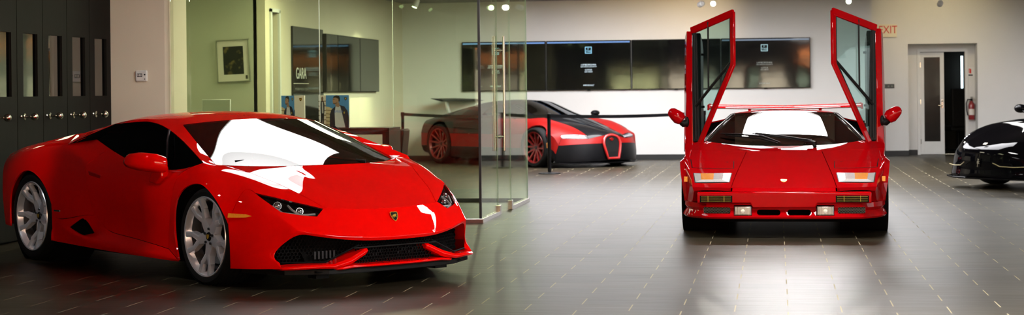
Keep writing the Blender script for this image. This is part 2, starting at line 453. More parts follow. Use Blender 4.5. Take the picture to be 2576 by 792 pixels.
struct(MB().box(-7.1, 1.72, YB, YB + .15, 0, ZC).box(1.57, 1.72, YB + .15, YR + .6, 0, ZC), 'wall_back', WALL)
NX0, NX1, NZ = 2.447, 3.71, 2.09
m = MB(); m.box(1.72, NX0, YR, YR + .45, 0, ZC).box(NX1, XR, YR, YR + .45, 0, ZC).box(NX0, NX1, YR, YR + .45, NZ, ZC)
struct(m, 'wall_recessed', WALL)
YN = YR + .45; DX0, DX1, DZ = 2.70, 3.53, 1.945
m = MB(); m.box(NX0 - .1, DX0, YN, YN + .12, 0, ZC).box(DX1, NX1 + .1, YN, YN + .12, 0, ZC).box(DX0, DX1, YN, YN + .12, DZ, ZC)
struct(m, 'wall_niche', WALL)
m = MB(); m.box(2.2, 2.3, YN + .12, 37.1, 0, ZC).box(5.0, 5.1, YN + .12, 37.1, 0, ZC).box(2.2, 5.1, 37.1, 37.2, 0, ZC)
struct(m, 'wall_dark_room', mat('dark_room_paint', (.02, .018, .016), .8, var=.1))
# right wall and front wall with storefront windows
def window_wall(name, axis, pos, lo, hi, wins, z0, z1):
    m = MB(); th = .2
    def bx(a, b, c, d):
        if axis == 'x': m.box(pos, pos + th, a, b, c, d)
        else: m.box(a, b, pos - th, pos, c, d)
    bx(lo, hi, 0, z0); bx(lo, hi, z1, ZC); p = lo
    for a, b in wins: bx(p, a, z0, z1); p = b
    bx(p, hi, z0, z1)
    return struct(m, name, WALL)
RW = [(1., 3.4), (3.9, 6.3), (6.8, 9.2), (9.7, 12.1), (12.6, 15.), (17, 19.4)]
FW = [(.8, 2.9), (3.2, 5.8), (6.2, 8.8)]
window_wall('wall_right', 'x', XR, YF, 37., RW, .35, 2.6)
m = MB()
m.box(XL, XR, YF - .2, YF, 0, .35).box(XL, .8, YF - .2, YF, 2.25, ZC).box(.8, XR, YF - .2, YF, 2.8, ZC)
p_ = XL
for a, b in [(-6.3, -4.4), (-4.1, -2.2), (-1.9, .4)]: m.box(p_, a, YF - .2, YF, .35, 2.25); p_ = b
m.box(p_, .8, YF - .2, YF, .35, 2.25); p_ = .8
for a, b in FW: m.box(p_, a, YF - .2, YF, .35, 2.8); p_ = b
m.box(p_, XR, YF - .2, YF, .35, 2.8)
struct(m, 'wall_front', WALL)
FW2 = [(-6.3, -4.4), (-4.1, -2.2), (-1.9, .4)]
def frame(mb, axis, pos, a, b, z0, z1):
    for (p, q, r, s) in ((a, a + .05, z0, z1), (b - .05, b, z0, z1), (a, b, z0, z0 + .05), (a, b, z1 - .05, z1), ((a + b) / 2 - .02, (a + b) / 2 + .02, z0, z1)):
        if axis == 'x': mb.box(pos + .06, pos + .12, p, q, r, s)
        else: mb.box(p, q, pos - .12, pos - .06, r, s)
nwin = 0
for axis, pos, L_, zt in (('x', XR, RW, 2.6), ('y', YF, FW, 2.8), ('y', YF, FW2, 2.25)):
    for a, b in L_:
        nwin += 1; m = MB(); frame(m, axis, pos, a, b, .35, zt)
        struct(m, 'window_%d' % nwin, BASEB)
        lt = bpy.data.lights.new('window_daylight', 'AREA'); lt.shape = 'RECTANGLE'; lt.size = b - a; lt.size_y = zt - .35; lt.cycles.is_portal = True
        lo = bpy.data.objects.new('window_daylight', lt); COL.objects.link(lo)
        if axis == 'x': lo.location = (pos + .1, (a + b) / 2, (zt + .35) / 2); lo.rotation_euler = (pi / 2, 0, pi / 2)
        else: lo.location = ((a + b) / 2, pos - .1, (zt + .35) / 2); lo.rotation_euler = (pi / 2, 0, 0)
# ground and a tiled-roof building outside the right-hand windows
struct(MB().box(10., 60, -30, 60, -.3, -.12).box(-30, 10., -40, -2.9, -.3, -.12), 'ground_outside', mat('forecourt', (.35, .34, .31), .9, var=.2))
struct(MB().box(-14, 24, -19, -15, -.2, 2.55), 'wall_building_outside', mat('outside_render', (.55, .50, .40), .9, var=.05))
m = MB(); m.add([(-14.5, -14.6, 2.45), (24.5, -14.6, 2.45), (24.5, -17, 3.7), (-14.5, -17, 3.7), (-14.5, -14.6, 2.55), (24.5, -14.6, 2.55), (24.5, -17, 3.85), (-14.5, -17, 3.85)], [(0, 1, 2, 3), (4, 5, 6, 7), (0, 1, 5, 4), (2, 3, 7, 6), (0, 3, 7, 4), (1, 2, 6, 5)])
for k in range(98): m.tube([(-14.4 + k * .4, -14.58, 2.57), (-14.4 + k * .4, -17, 3.87)], .11, 6)
struct(m, 'roof_building_outside', mat('terracotta_tiles', (.50, .17, .05), .8, var=.25, vscale=8))
# skirting
struct(MB().box(XO, 1.72, YB - .015, YB, 0, .097).box(1.72, 1.735, YB - .015, YR, 0, .097), 'baseboard_back', BASEB)
struct(MB().box(1.72, NX0, YR - .015, YR, 0, .097).box(NX1, XR, YR - .015, YR, 0, .097), 'baseboard_recess', BASEB)
struct(MB().box(NX0, DX0 - .06, YN - .015, YN, 0, .097).box(DX1 + .06, NX1, YN - .015, YN, 0, .097), 'baseboard_niche', BASEB)
struct(MB().box(XO, XO + .015, 24.42, YB - .015, 0, .097), 'baseboard_left', BASEB)
# ---------------------------------------------------------------- wheels (axis along y; outer face towards side*y)
def spoke_bar(mb, p, q, w0, w1, y0, y1, d0, d1):
    """bar in the xz plane from p to q, widths w0,w1, face heights y0,y1 (outer), depths d0,d1"""
    (px, pz), (qx, qz) = p, q; L = sqrt((qx - px) ** 2 + (qz - pz) ** 2); nx, nz = -(qz - pz) / L, (qx - px) / L
    vs = []
    for (x, z, wd, y, d) in ((px, pz, w0, y0, d0), (qx, qz, w1, y1, d1)):
        vs += [(x + nx * wd, y - d, z + nz * wd), (x + nx * wd * .8, y - .004, z + nz * wd * .8), (x + nx * wd * .42, y, z + nz * wd * .42), (x - nx * wd * .42, y, z - nz * wd * .42), (x - nx * wd * .8, y - .004, z - nz * wd * .8), (x - nx * wd, y - d, z - nz * wd)]
    fs = [(i, (i + 1) % 6, (i + 1) % 6 + 6, i + 6) for i in range(6)] + [tuple(range(6))[::-1], tuple(range(6, 12))]
    mb.add(vs, fs)
def wheel(parent, x, side, face, z, R, Rr, width, style='y', mrim=None, turn=0., cap=None, dish=.03, name='wheel'):
    """returns an object named wheel (the alloy rim) with sub-parts; its origin at the outer face centre"""
    mrim = mrim or ALU
    mb = MB(); S = Matrix.Scale(side, 4, (0, 1, 0))
    # lip ring here, barrel sub-part coloured darker for the shade behind the spokes
    mb.lathe([(Rr * .90, -.05), (Rr * .94, -.018), (Rr * .965, -.004), (Rr * 1., 0.), (Rr * 1.015, -.006), (Rr * 1.01, -.03), (Rr * .96, -.055)], 'y', 48, cap=False)
    bar_ = MB().lathe([(Rr * .90, -.045), (Rr * .885, -width * .5), (Rr * .90, -width + .03), (Rr * .95, -width + .03), (Rr * .95, -.05)], 'y', 48, cap=False)
    ro = Rr * .95
    if style == 'y':
        for k in range(5):
            a = turn + k * 2 * pi / 5
            P = lambda r, t: (r * sin(a + t), -r * cos(a + t))
            spoke_bar(mb, P(.03, 0), P(Rr * .50, 0), .052, .036, -dish - .006, -dish + .004, .05, .045)
            for s_ in (-1, 1):
                spoke_bar(mb, P(Rr * .47, s_ * .05), P(Rr * .73, s_ * .26), .026, .021, -dish + .003, -dish * .5, .045, .035)
                spoke_bar(mb, P(Rr * .71, s_ * .25), P(ro, s_ * .23), .021, .025, -dish * .55, -.006, .035, .03)
    elif style == 'holes':
        n = 5
        pr = [(Rr * .93, -.01), (Rr * .80, -dish), (Rr * .35, -dish * .6)]
        mb.lathe([(Rr * .93, -.012), (Rr * .86, -dish), (Rr * .3, -dish), (.04, -dish)], 'y', 40, cap=False)
    elif style == 'v':
        for k in range(6):
            a = turn + k * 2 * pi / 6
            P = lambda r, t: (r * sin(a + t), -r * cos(a + t))
            for s_ in (-1, 1): spoke_bar(mb, P(.04, s_ * .10), P(ro, s_ * .27), .022, .016, -dish - .01, -.008, .04, .03)
    elif style == 'five':
        for k in range(5):
            a = turn + k * 2 * pi / 5
            P = lambda r, t: (r * sin(a + t), -r * cos(a + t))
            for s_ in (-1, 1): spoke_bar(mb, P(.04, s_ * .2), P(ro, s_ * .16), .02, .014, -dish, -.008, .04, .03)
    mb.lathe([(.012, -dish - .04), (.075, -dish - .04), (.072, -dish - .012), (.060, -dish - .004), (.040, -dish - .006), (.012, -dish - .006)], 'y', 30)
    if side < 0: pass
    m2 = MB(); m2.add(mb.v, mb.f, S)
    o = m2.build(name, mrim, parent, smooth=16, loc=(x, side * face, z))
    MB().add(bar_.v, bar_.f, S).build('rim_barrel', mat('rim_barrel_shaded', (.20, .20, .215), .35, .7, var=.05) if style == 'y' else DALU, o, smooth=40)
    t = MB(); h = R - Rr
    t.add(*(lambda q: (q.v, q.f))(MB().lathe([(Rr * .98, -.012), (Rr + h * .25, .002), (Rr + h * .6, .004), (R - .016, -.006), (R - .003, -.022), (R, -.045), (R, -width * .5), (R, -width + .03), (R - .003, -width + .01), (R - .016, -width), (Rr + h * .5, -width - .004), (Rr * .98, -width + .005)], 'y', 64, cap=False)), S)
    # tread grooves: thin raised ribs
    for yy in (.06, .10, .14, .18):
        if yy < width - .03: t.add(*(lambda q: (q.v, q.f))(MB().lathe([(R, -yy), (R + .003, -yy - .004), (R + .003, -yy - .026), (R, -yy - .03)], 'y', 64, cap=False)), S)
    t.build('tyre', RUB, o, smooth=40)
    d = MB(); d.add(*(lambda q: (q.v, q.f))(MB().lathe([(.06, -.10), (Rr * .70, -.10), (Rr * .70, -.13), (.06, -.13)], 'y', 40)), S)
    d.build('brake_disc', DISC, o, smooth=40)
    d = MB(); d.add(*(lambda q: (q.v, q.f))(MB().lathe([(Rr * .93, -width * .75), (.03, -width * .75), (.03, -width * .75 - .01), (Rr * .93, -width * .75 - .01)], 'y', 30, cap=False)), S)
    d.build('hub_backing', VOID, o)
    c = MB()
    c.add(*(lambda q: (q.v, q.f))(MB().lathe([(Rr * .50, -.085), (Rr * .74, -.085), (Rr * .74, -.145), (Rr * .5, -.145)], 'y', 10, cap=False, a0=pi * .80, a1=pi * 1.25)), S)
    c.build('brake_caliper', DALU, o, bevel=.004)
    hub = MB(); hub.add(*(lambda q: (q.v, q.f))(MB().lathe([(.002, -dish + .003), (.026, -dish + .002), (.031, -dish - .004), (.032, -dish - .02)], 'y', 24)), S)
    ho = hub.build('centre_cap', cap or BLKP, o, smooth=40)
    if style == 'y':
        sh = MB(); shield(sh, .014); Ms = Matrix.Translation((0, side * (-dish + .0035), 0)) @ (Matrix.Rotation(pi / 2, 4, 'X') if side < 0 else Matrix.Rotation(pi / 2, 4, 'X') @ Matrix.Rotation(pi, 4, 'Y'))
        q = MB(); q.add(sh.v, sh.f, Ms); q.build('cap_emblem', GOLD, ho)
    for k in range(5):
        a = turn + (k + .5) * 2 * pi / 5
        nut = MB().add(*(lambda q: (q.v, q.f))(MB().cyl(.0095, -dish - .03, -dish + .004, 'y', 6, Matrix.Translation((.052 * sin(a), 0, -.052 * cos(a))))), S)
        nut.build('wheel_bolt', DALU, o)
    return o
def shield(mb, s):
    """bull-crest shield outline in xy (up = +y), thickness along z"""
    pts = [(-1, .95), (-.5, 1.08), (0, 1.0), (.5, 1.08), (1, .95), (.98, .2), (.75, -.5), (.35, -1.0), (0, -1.25), (-.35, -1.0), (-.75, -.5), (-.98, .2)]
    mb.prism([(a * s, b * s) for a, b in pts], -.002, .0015, 'z')
def crest(parent, name, M, s):
    """shield badge: gold rim, black field, gold bull"""
    mb = MB(); shield(mb, s); q = MB(); q.add(mb.v, mb.f, M); o = q.build(name, GOLD, parent)
    mb = MB(); shield(mb, s * .84); q = MB(); q.add(mb.v, mb.f, M @ Matrix.Translation((0, 0, .0012))); q.build('badge_field', BLKP, o)
    bull = [(-.62, -.05), (-.5, .22), (-.2, .3), (.05, .45), (.3, .4), (.5, .55), (.45, .32), (.62, .18), (.45, .08), (.35, -.1), (.5, -.35), (.38, -.38), (.2, -.15), (-.1, -.15), (-.3, -.5), (-.42, -.48), (-.32, -.15), (-.5, -.1), (-.6, -.35), (-.7, -.3)]
    mb = MB(); mb.prism([(a * s, b * s) for a, b in bull], 0, .0012, 'z'); q = MB(); q.add(mb.v, mb.f, M @ Matrix.Translation((0, 0, .0027))); q.build('badge_bull', GOLD, o)
    return o
def honeycomb(mb, poly_x0, poly_x1, z0, z1, cell, wall, depth):
    """hexagon mesh in the yz plane at x=0 made of thin prisms (ring per cell)"""
    dy = cell * sqrt(3); dz = cell * 1.5; r = 0; z = z0
    while z <= z1:
        y = poly_x0 + (dy / 2 if r % 2 else 0)
        while y <= poly_x1:
            o = [(y + cell * sin(k * pi / 3), z + cell * cos(k * pi / 3)) for k in range(6)]; i_ = [(y + (cell - wall) * sin(k * pi / 3), z + (cell - wall) * cos(k * pi / 3)) for k in range(6)]
            vs = [(0, a, b) for a, b in o] + [(0, a, b) for a, b in i_] + [(-depth, a, b) for a, b in i_]
            mb.add(vs, [(k, (k + 1) % 6, (k + 1) % 6 + 6, k + 6) for k in range(6)] + [(k + 6, (k + 1) % 6 + 6, (k + 1) % 6 + 12, k + 12) for k in range(6)])
            y += dy
        z += dz; r += 1
def seat(name, parent, x, y, z, m, tilt=.35):
    mb = MB()
    mb.box(-.26, .24, -.24, .24, 0, .14)
    o = mb.build(name, m, parent, bevel=.05, bseg=3, smooth=50, loc=(x, y, z))
    b = MB().box(-.07, .07, -.23, .23, 0, .62).box(-.05, .05, -.12, .12, .60, .78)
    b.build('seat_back', m, o, bevel=.045, bseg=3, smooth=50, loc=(-.24, 0, .08), rot=(0, -tilt, 0))
    return o
def steering(parent, x, y, z, tilt, m=LEATH):
    mb = MB(); n = 28
    mb.tube([(0, .17 * cos(2 * pi * i / n), .17 * sin(2 * pi * i / n)) for i in range(n + 1)], .014, 8)
    mb.box(-.01, .015, -.16, .16, -.02, .03).box(-.01, .015, -.02, .02, -.16, 0).cyl(.05, -.02, .03, 'x', 16)
    return mb.build('steering_wheel', m, parent, smooth=40, loc=(x, y, z), rot=(0, tilt, 0))

# ---------------------------------------------------------------- red supercar, left foreground
H = root('sports_car', (-4.13987, 13.09860, 0), .849349 - pi / 2, 'low bright red supercar with silver five-spoke wheels beside the glass office', 'car')
def huracan():
    c = Cage()
    # ---- hood
    n_c, n_1, n_2, n_o = (2.10, 0, .508), (2.096, .16, .511), (2.062, .32, .517), (2.012, .458, .526)
    o1, o2, o3, o4 = (1.85, .53, .611), (1.655, .592, .682), (1.46, .672, .747), (1.215, .735, .797)
    r1 = [(1.90, 0, .594), (1.89, .17, .592), (1.776, .335, .636), o1]
    r2 = [(1.66, 0, .676), (1.65, .20, .674), (1.63, .342, .706), o2]
    r3 = [(1.50, 0, .744), (1.495, .20, .742), (1.455, .349, .780), o3]
    wsb = [(1.452, 0, .787), (1.445, .17, .786), (1.405, .345, .784), (1.29, .58, .787), (1.127, .753, .800)]
    hb = [wsb[0], wsb[1], wsb[2], (1.30, .60, .789)]
    c.grid('hood', [[n_c, n_1, n_2, n_o], r1, r2, r3])
    c.grid('hood', [r3, [wsb[0], wsb[1], wsb[2], wsb[3]]])
    c.face('hood', o3, wsb[3], wsb[4], o4)
    c.crease([r3[2], r2[2], r1[2]], 1.)
    # ---- fender
    m4, m3, m2, m2b, m1 = (1.20, .80, .803), (1.33, .775, .778), (1.48, .742, .737), (1.60, .70, .70), (1.72, .69, .655)
    f4, f3, f2, f2b = (1.19, .868, .785), (1.33, .850, .760), (1.48, .825, .715), (1.60, .802, .672)
    s4, s3, s2, s2b = (1.185, .922, .745), (1.33, .918, .718), (1.475, .903, .655), (1.60, .878, .590)
    a4, a3, a2, a2b = (1.193, .950, .692), (1.322, .953, .672), (1.478, .948, .565), (1.586, .940, .428)
    o3b = (1.34, .708, .776)
    tip = (1.684, .791, .631)
    c.grid('fender', [[o4, m4, f4, s4, a4], [o3b, m3, f3, s3, a3], [o3, m2, f2, s2, a2]])
    c.face('fender', o4, o3b, o3)
    o2b = (1.56, .632, .715)
    c.grid('fender', [[o3, m2, f2, s2, a2], [o2b, m2b, f2b, s2b, a2b]])
    c.face('fender', o2b, o2, m1, m2b); c.face('fender', m2b, m1, tip, f2b)
    hm = (1.85, .645, .582); hin = (2.008, .475, .526)
    c.face('fender', o2, o1, hm, m1); c.face('fender', m1, hm, tip)
    c.face('fender', o1, n_o, hin, hm)
    # ---- headlamp cover
    hlm, outlow, botm, bot = (1.79, .762, .572), (1.894, .726, .512), (1.97, .635, .490), (2.032, .540, .480)
    c.face('headlamp', tip, hm, (1.90, .655, .535), hlm); c.face('headlamp', hm, hin, bot, (1.90, .655, .535))
    c.face('headlamp', hlm, (1.90, .655, .535), botm, outlow); c.face('headlamp', (1.90, .655, .535), bot, botm)
    # ---- bumper
    Q1 = (1.84, .775, .528); P2 = (2.040, .700, .397); L1, L2, L3 = (2.112, .560, .366), (2.165, .420, .346), (2.212, .285, .336)
    l2, l3 = (1.60, .936, .28), (1.585, .925, .135)
    Io = (1.885, .812, .235); Sc = (2.002, .790, .150)
    b1, b2 = (1.685, .85, .575), (1.765, .815, .552)
    d1, d2 = (1.72, .885, .425), (1.88, .803, .41)
    e1, e2 = (1.70, .90, .26), (1.79, .865, .25)
    g1, g2 = (1.72, .908, .138), (1.86, .855, .143)
    c.face('front_bumper', f2b, tip, b1, s2b); c.face('front_bumper', tip, hlm, b2, b1); c.face('front_bumper', hlm, Q1, b2)
    c.face('front_bumper', s2b, b1, d1, a2b); c.face('front_bumper', b1, b2, d2, d1); c.face('front_bumper', b2, Q1, P2, d2)
    c.grid('front_bumper', [[a2b, d1, d2, P2], [l2, e1, e2, Io], [l3, g1, g2, Sc]])
    c.face('front_bumper', hlm, outlow, P2, Q1); c.face('front_bumper', outlow, botm, L1, P2); c.face('front_bumper', botm, bot, L2, L1)
    mid = [(2.098, .36, .458), (2.132, .18, .453), (2.146, 0, .452)]
    low = [L2, L3, (2.228, .14, .333), (2.232, 0, .332)]
    c.face('front_bumper', hin, n_o, n_2, mid[0]); c.face('front_bumper', hin, mid[0], bot)
    c.face('front_bumper', n_2, n_1, mid[1], mid[0]); c.face('front_bumper', n_1, n_c, mid[2], mid[1])
    c.face('front_bumper', bot, mid[0], L3, L2); c.face('front_bumper', mid[0], mid[1], low[2], L3); c.face('front_bumper', mid[1], mid[2], low[3], low[2])
    tk = [(2.028, .698, .378), (2.10, .555, .347), (2.155, .42, .327), (2.202, .285, .313), (2.216, .14, .309), (2.219, 0, .308)]
    c.grid('front_bumper', [[P2, L1, L2, L3, low[2], low[3]], tk, [(x - .22, y, z + .005) for x, y, z in tk]])
    # intake outer cheek
    c.face('front_bumper', P2, tk[0], (1.872, .806, .235), Io)
    c.face('front_bumper', tk[0], (1.80, .70, .378), (1.70, .78, .235), (1.872, .806, .235))
    c.face('front_bumper', Io, (1.872, .806, .235), (1.935, .766, .185), Sc)
    c.crease([Q1, P2], .85); c.crease([P2, L1, L2, L3, low[2], low[3]], .85); c.crease(tk, .8); c.crease([P2, Io, Sc], 1.); c.crease([bot, L2], .55)
    c.crease([tk[0], (1.872, .806, .235), (1.935, .766, .185)], 1.)
    c.crease([l3, g1, g2, Sc], 1)
    # ---- windscreen and A pillar
    wst = [(.545, 0, 1.103), (.535, .17, 1.10), (.50, .34, 1.092), (.455, .50, 1.078), (.403, .588, 1.066)]
    wm = [(1.02, 0, .966), (1.01, .17, .963), (.965, .36, .954), (.88, .56, .940), (.782, .680, .928)]
    c.grid('windscreen', [wsb, wm, wst])
    A1, A2, A3 = (1.149, .862, .819), (.755, .765, .938), (.328, .668, 1.048)
    c.face('roof', o4, wsb[4], A1, m4); c.face('roof', m4, A1, f4)
    c.grid('roof', [[wsb[4], wm[4], wst[4]], [A1, A2, A3]])
    # ---- roof and deck
    rf = [[(.20, 0, 1.148), (.20, .17, 1.146), (.19, .34, 1.138), (.17, .49, 1.122), (.15, .585, 1.098)],
          [(-.10, 0, 1.158), (-.10, .17, 1.155), (-.10, .34, 1.146), (-.10, .48, 1.131), (-.10, .575, 1.108)],
          [(-.42, 0, 1.150), (-.42, .17, 1.147), (-.42, .34, 1.138), (-.42, .47, 1.124), (-.42, .565, 1.100)],
          [(-.78, 0, 1.085), (-.78, .17, 1.082), (-.78, .34, 1.074), (-.78, .50, 1.062), (-.78, .60, 1.045)],
          [(-1.15, 0, 1.00), (-1.15, .17, 1.0), (-1.15, .34, .996), (-1.12, .56, .99), (-1.10, .66, .985)]]
    c.grid('roof', [wst, *rf])
    D = [A3, (.03, .628, 1.086), (-.12, .622, 1.089), (-.50, .645, 1.068), (-.785, .725, .985), (-.975, .808, .907)]
    c.grid('roof', [[wst[4], rf[0][4], rf[1][4], rf[2][4], rf[3][4], rf[4][4]], D])
    # deck behind
    dk = [rf[4], [(-1.5, 0, .935), (-1.5, .17, .935), (-1.5, .34, .934), (-1.48, .60, .934), (-1.45, .72, .930)], [(-1.85, 0, .875), (-1.85, .17, .876), (-1.85, .34, .878), (-1.83, .66, .885), (-1.80, .785, .875)], [(-2.14, 0, .825), (-2.13, .17, .828), (-2.11, .34, .832), (-2.06, .66, .838), (-2.01, .80, .812)]]
    c.grid('engine_cover', dk)
    # ---- side glass, black quarter recess
    B = [A1, (.80, .868, .747), (.35, .862, .772), (-.05, .826, .830), (-.36, .775, .890), (-.656, .722, .950)]
    T = [A1, A2, A3, D[1], D[3], (-.66, .69, 1.028)]
    c.face('side_window', A1, A2, B[1]); c.face('side_window', A2, A3, B[2], B[1]); c.face('side_window', A3, D[1], B[3], B[2]); c.face('side_window', D[1], D[2], B[4], B[3])
    c.face('side_window', D[2], D[3], B[5], B[4])
    c.face('quarter_recess', D[3], D[4], (-.80, .70, .94), B[5]); c.face('quarter_recess', D[4], D[5], (-.80, .70, .94))
    # ---- door
    de = [(-.487, .906, .764), (-.397, .950, .645), (-.371, .932, .483), (-.343, .905, .394), (-.235, .870, .280)]
    K = [[B[3], (-.27, .87, .792), de[0]]]
    dr = lambda i: {0: [de[0], (-.10, .91, .752), (.25, .912, .735), (.60, .918, .726), (.905, .928, .731)],
                    1: [de[1], (-.07, .948, .640), (.25, .940, .630), (.58, .935, .620), (.850, .935, .610)],
                    2: [de[2], (-.05, .915, .480), (.26, .908, .478), (.56, .912, .474), (.805, .928, .470)],
                    3: [de[3], (-.02, .880, .385), (.27, .880, .375), (.55, .890, .360), (.770, .918, .345)],
                    4: [de[4], (.02, .868, .266), (.28, .875, .248), (.52, .885, .230), (.736, .900, .212)]}[i]
    c.grid('door', [dr(0), dr(1), dr(2), dr(3), dr(4)])
    c.face('door', B[3], B[2], dr(0)[2], dr(0)[1]); c.face('door', B[2], B[1], dr(0)[3], dr(0)[2])
    c.face('door', B[1], A1, (1.02, .90, .782), dr(0)[4]) ; c.face('door', B[1], dr(0)[4], dr(0)[3])
    c.face('door', B[4], B[3], dr(0)[1], de[0])
    c.crease([dr(3)[i] for i in range(5)], .5)
    # haunch channel between belt line and buttress edge
    bu = [(-.487, .906, .764), (-.72, .868, .832), (-.975, .808, .907)]
    c.face('rear_quarter', B[4], de[0], bu[1], B[5]); c.face('rear_quarter', B[5], bu[1], bu[2], (-.80, .70, .94)); 
    c.crease([bu[0], bu[1], bu[2]], .9)
    # fender behind the arch
    ab = [(1.193, .950, .692), (1.005, .952, .640), (.908, .953, .539), (.900, .952, .33), (.956, .95, .150)]
    c.face('fender', f4, A1, (1.02, .90, .782), s4)
    c.face('fender', s4, (1.02, .90, .782), dr(0)[4], (1.045, .945, .70)); c.face('fender', s4, (1.045, .945, .70), ab[0])
    c.face('fender', (1.045, .945, .70), dr(0)[4], dr(1)[4], ab[1]); c.face('fender', ab[0], (1.045, .945, .70), ab[1])
    c.face('fender', ab[1], dr(1)[4], dr(2)[4], ab[2]); c.face('fender', ab[2], dr(2)[4], dr(3)[4], ab[3]); c.face('fender', ab[3], dr(3)[4], dr(4)[4], ab[4])
    # ---- sill with scoop
    st = [(-.924, .957, .316), (-.70, .952, .262), (-.314, .945, .205), (.20, .942, .186), (.678, .943, .178), ab[4]]
    sb = [(-.965, .940, .172), (-.635, .925, .160), (-.30, .92, .150), (.10, .92, .142), (.60, .93, .138), (.93, .935, .138)]
    c.grid('sill', [st, sb])
    c.face('sill', de[4], dr(4)[1], st[3], st[2]); c.face('sill', dr(4)[1], dr(4)[2], dr(4)[3], st[3]) ; c.face('sill', dr(4)[3], dr(4)[4], st[4], st[3]); c.face('sill', dr(4)[4], ab[4], st[4])
    ta, tb, tc, td = (-.69, .935, .293), (-.477, .925, .382), (-.440, .862, .258), (-.523, .915, .240)
    qs = (-.468, .935, .400)
    c.face('sill', st[0], qs, tb, ta); c.face('sill', st[0], ta, st[1]); c.face('sill', st[1], ta, td, st[2]); c.face('sill', td, tc, de[4], st[2]); c.face('sill', qs, de[3], tc, tb); c.face('sill', de[3], de[4], tc)
    iv = (-.54, .80, .29)
    for a_, b_ in ((ta, tb), (tb, tc), (tc, td), (td, ta)): c.face('side_scoop', a_, b_, iv)
    # ---- rear quarter
    ra = [(-.948, .952, .178), (-.955, .957, .451), (-1.073, .957, .623), (-1.38, .957, .744), (-1.638, .957, .605), (-1.70, .955, .462), (-1.70, .95, .25)]
    k1, k2, k3 = (-.72, .952, .648), (-.66, .952, .475), (-.66, .948, .405)
    c.face('rear_quarter', de[0], de[1], k1, bu[1]); c.face('rear_quarter', bu[1], k1, ra[2], (-1.03, .905, .79)); c.face('rear_quarter', bu[1], (-1.03, .905, .79), bu[2])
    c.face('rear_quarter', de[1], de[2], k2, k1); c.face('rear_quarter', k1, k2, ra[1], ra[2]); c.face('rear_quarter', de[2], de[3], qs, k2); c.face('rear_quarter', k2, qs, st[0], ra[1])
    c.face('sill', ra[1], st[0], sb[0], ra[0])
    h1 = [rf[4][4], dk[1][4], dk[2][4], dk[3][4]]
    c.face('rear_quarter', rf[4][4], D[5], (-1.42, .85, .885), h1[1])
    c.face('rear_quarter', D[5], (-1.03, .905, .79), (-1.40, .925, .825), (-1.42, .85, .885)); c.face('rear_quarter', (-1.03, .905, .79), ra[2], ra[3], (-1.40, .925, .825))
    c.face('rear_quarter', h1[1], (-1.42, .85, .885), (-1.74, .885, .835), h1[2]); c.face('rear_quarter', (-1.42, .85, .885), (-1.40, .925, .825), (-1.69, .935, .76), (-1.74, .885, .835)); c.face('rear_quarter', (-1.40, .925, .825), ra[3], ra[4], (-1.69, .935, .76))
    rc = [(-2.01, .80, .812), (-2.00, .87, .74), (-1.97, .89, .60), (-1.95, .90, .45), (-1.92, .89, .25)]
    c.face('rear_quarter', h1[2], (-1.74, .885, .835), rc[1], rc[0]); c.face('rear_quarter', (-1.74, .885, .835), (-1.69, .935, .76), rc[2], rc[1]); c.face('rear_quarter', (-1.69, .935, .76), ra[4], rc[3], rc[2]); c.face('rear_quarter', ra[4], ra[5], rc[3]); c.face('rear_quarter', ra[5], ra[6], rc[4], rc[3])
    # ---- rear bumper
    re = [[(-2.14, 0, .825), (-2.13, .17, .828), (-2.11, .34, .832), (-2.06, .66, .838), rc[0]], [(-2.16, 0, .72), (-2.15, .17, .72), (-2.13, .34, .72), (-2.08, .66, .72), rc[1]], [(-2.17, 0, .58), (-2.16, .17, .58), (-2.15, .34, .58), (-2.10, .66, .58), rc[2]], [(-2.20, 0, .42), (-2.19, .17, .42), (-2.18, .34, .42), (-2.12, .66, .42), rc[3]], [(-2.12, 0, .24), (-2.12, .17, .24), (-2.1, .34, .24), (-2.05, .66, .24), rc[4]]]
    c.grid('rear_bumper', re)
    c.corner([ta, tb, tc, td, tip, hin, bot, outlow, tk[0], Io, (1.872, .806, .235), (1.935, .766, .185), Sc, P2, A1, D[5], r1[2], a2b, l3, wsb[4], wst[4], L3])
    spec = {'hood': ('bonnet', RED, 0, None), 'fender': ('front_wing', RED, 1, None), 'headlamp': ('headlamp', HTINT, 1, None), 'front_bumper': ('front_bumper', RED, 0, None), 'windscreen': ('windscreen', GTINT, 0, None),
            'roof': ('roof', RED, 0, None), 'engine_cover': ('engine_cover', RED, 0, None), 'side_window': ('side_window', DTINT, 1, None), 'quarter_recess': ('quarter_recess', VOID, 1, None), 'door': ('door', RED, 1, None),
            'rear_quarter': ('rear_wing_panel', RED, 1, None), 'sill': ('sill', RED, 1, None), 'side_scoop': ('side_scoop', VOID, 1, None), 'rear_bumper': ('rear_bumper', RED, 0, None)}
    P = c.build(H, spec, 3)
    for o in P['windscreen']: o['label'] = 'raked windscreen'
    doors = {(1 if sum(v.co.y for v in o.data.vertices) > 0 else -1): o for o in P['door']}
    bump = P['front_bumper'][0]; sills = P['sill']; hl = {(1 if sum(v.co.y for v in o.data.vertices) > 0 else -1): o for o in P['headlamp']}
    # ---- black underbody, cabin tub, wheel wells
    mb = MB()
    mb.prism([(2.05, .12), (2.12, .12), (2.0, .16), (1.7, .50), (1.62, .60), (1.45, .70), (1.25, .73), (.9, .60), (.85, .30), (.70, .28), (-.6, .28), (-.7, .55), (-.75, .80), (-1.1, .86), (-1.6, .80), (-2.0, .72), (-2.05, .3), (-1.75, .16), (-1.5, .12)], -.60, .60, 'y')
    mb.build('underbody', VOID, H)
    mb = MB()
    mb.box(.85, -.85, -.86, .86, .13, .20)
    mb.box(-.78, -.70, -.68, .68, .2, .94); mb.box(.82, .90, -.82, .82, .2, .60)
    for s in (-1, 1): mb.box(-.75, .85, s * .80, s * .84, .2, .68)
    mb.build('cabin_tub', VOID, H)
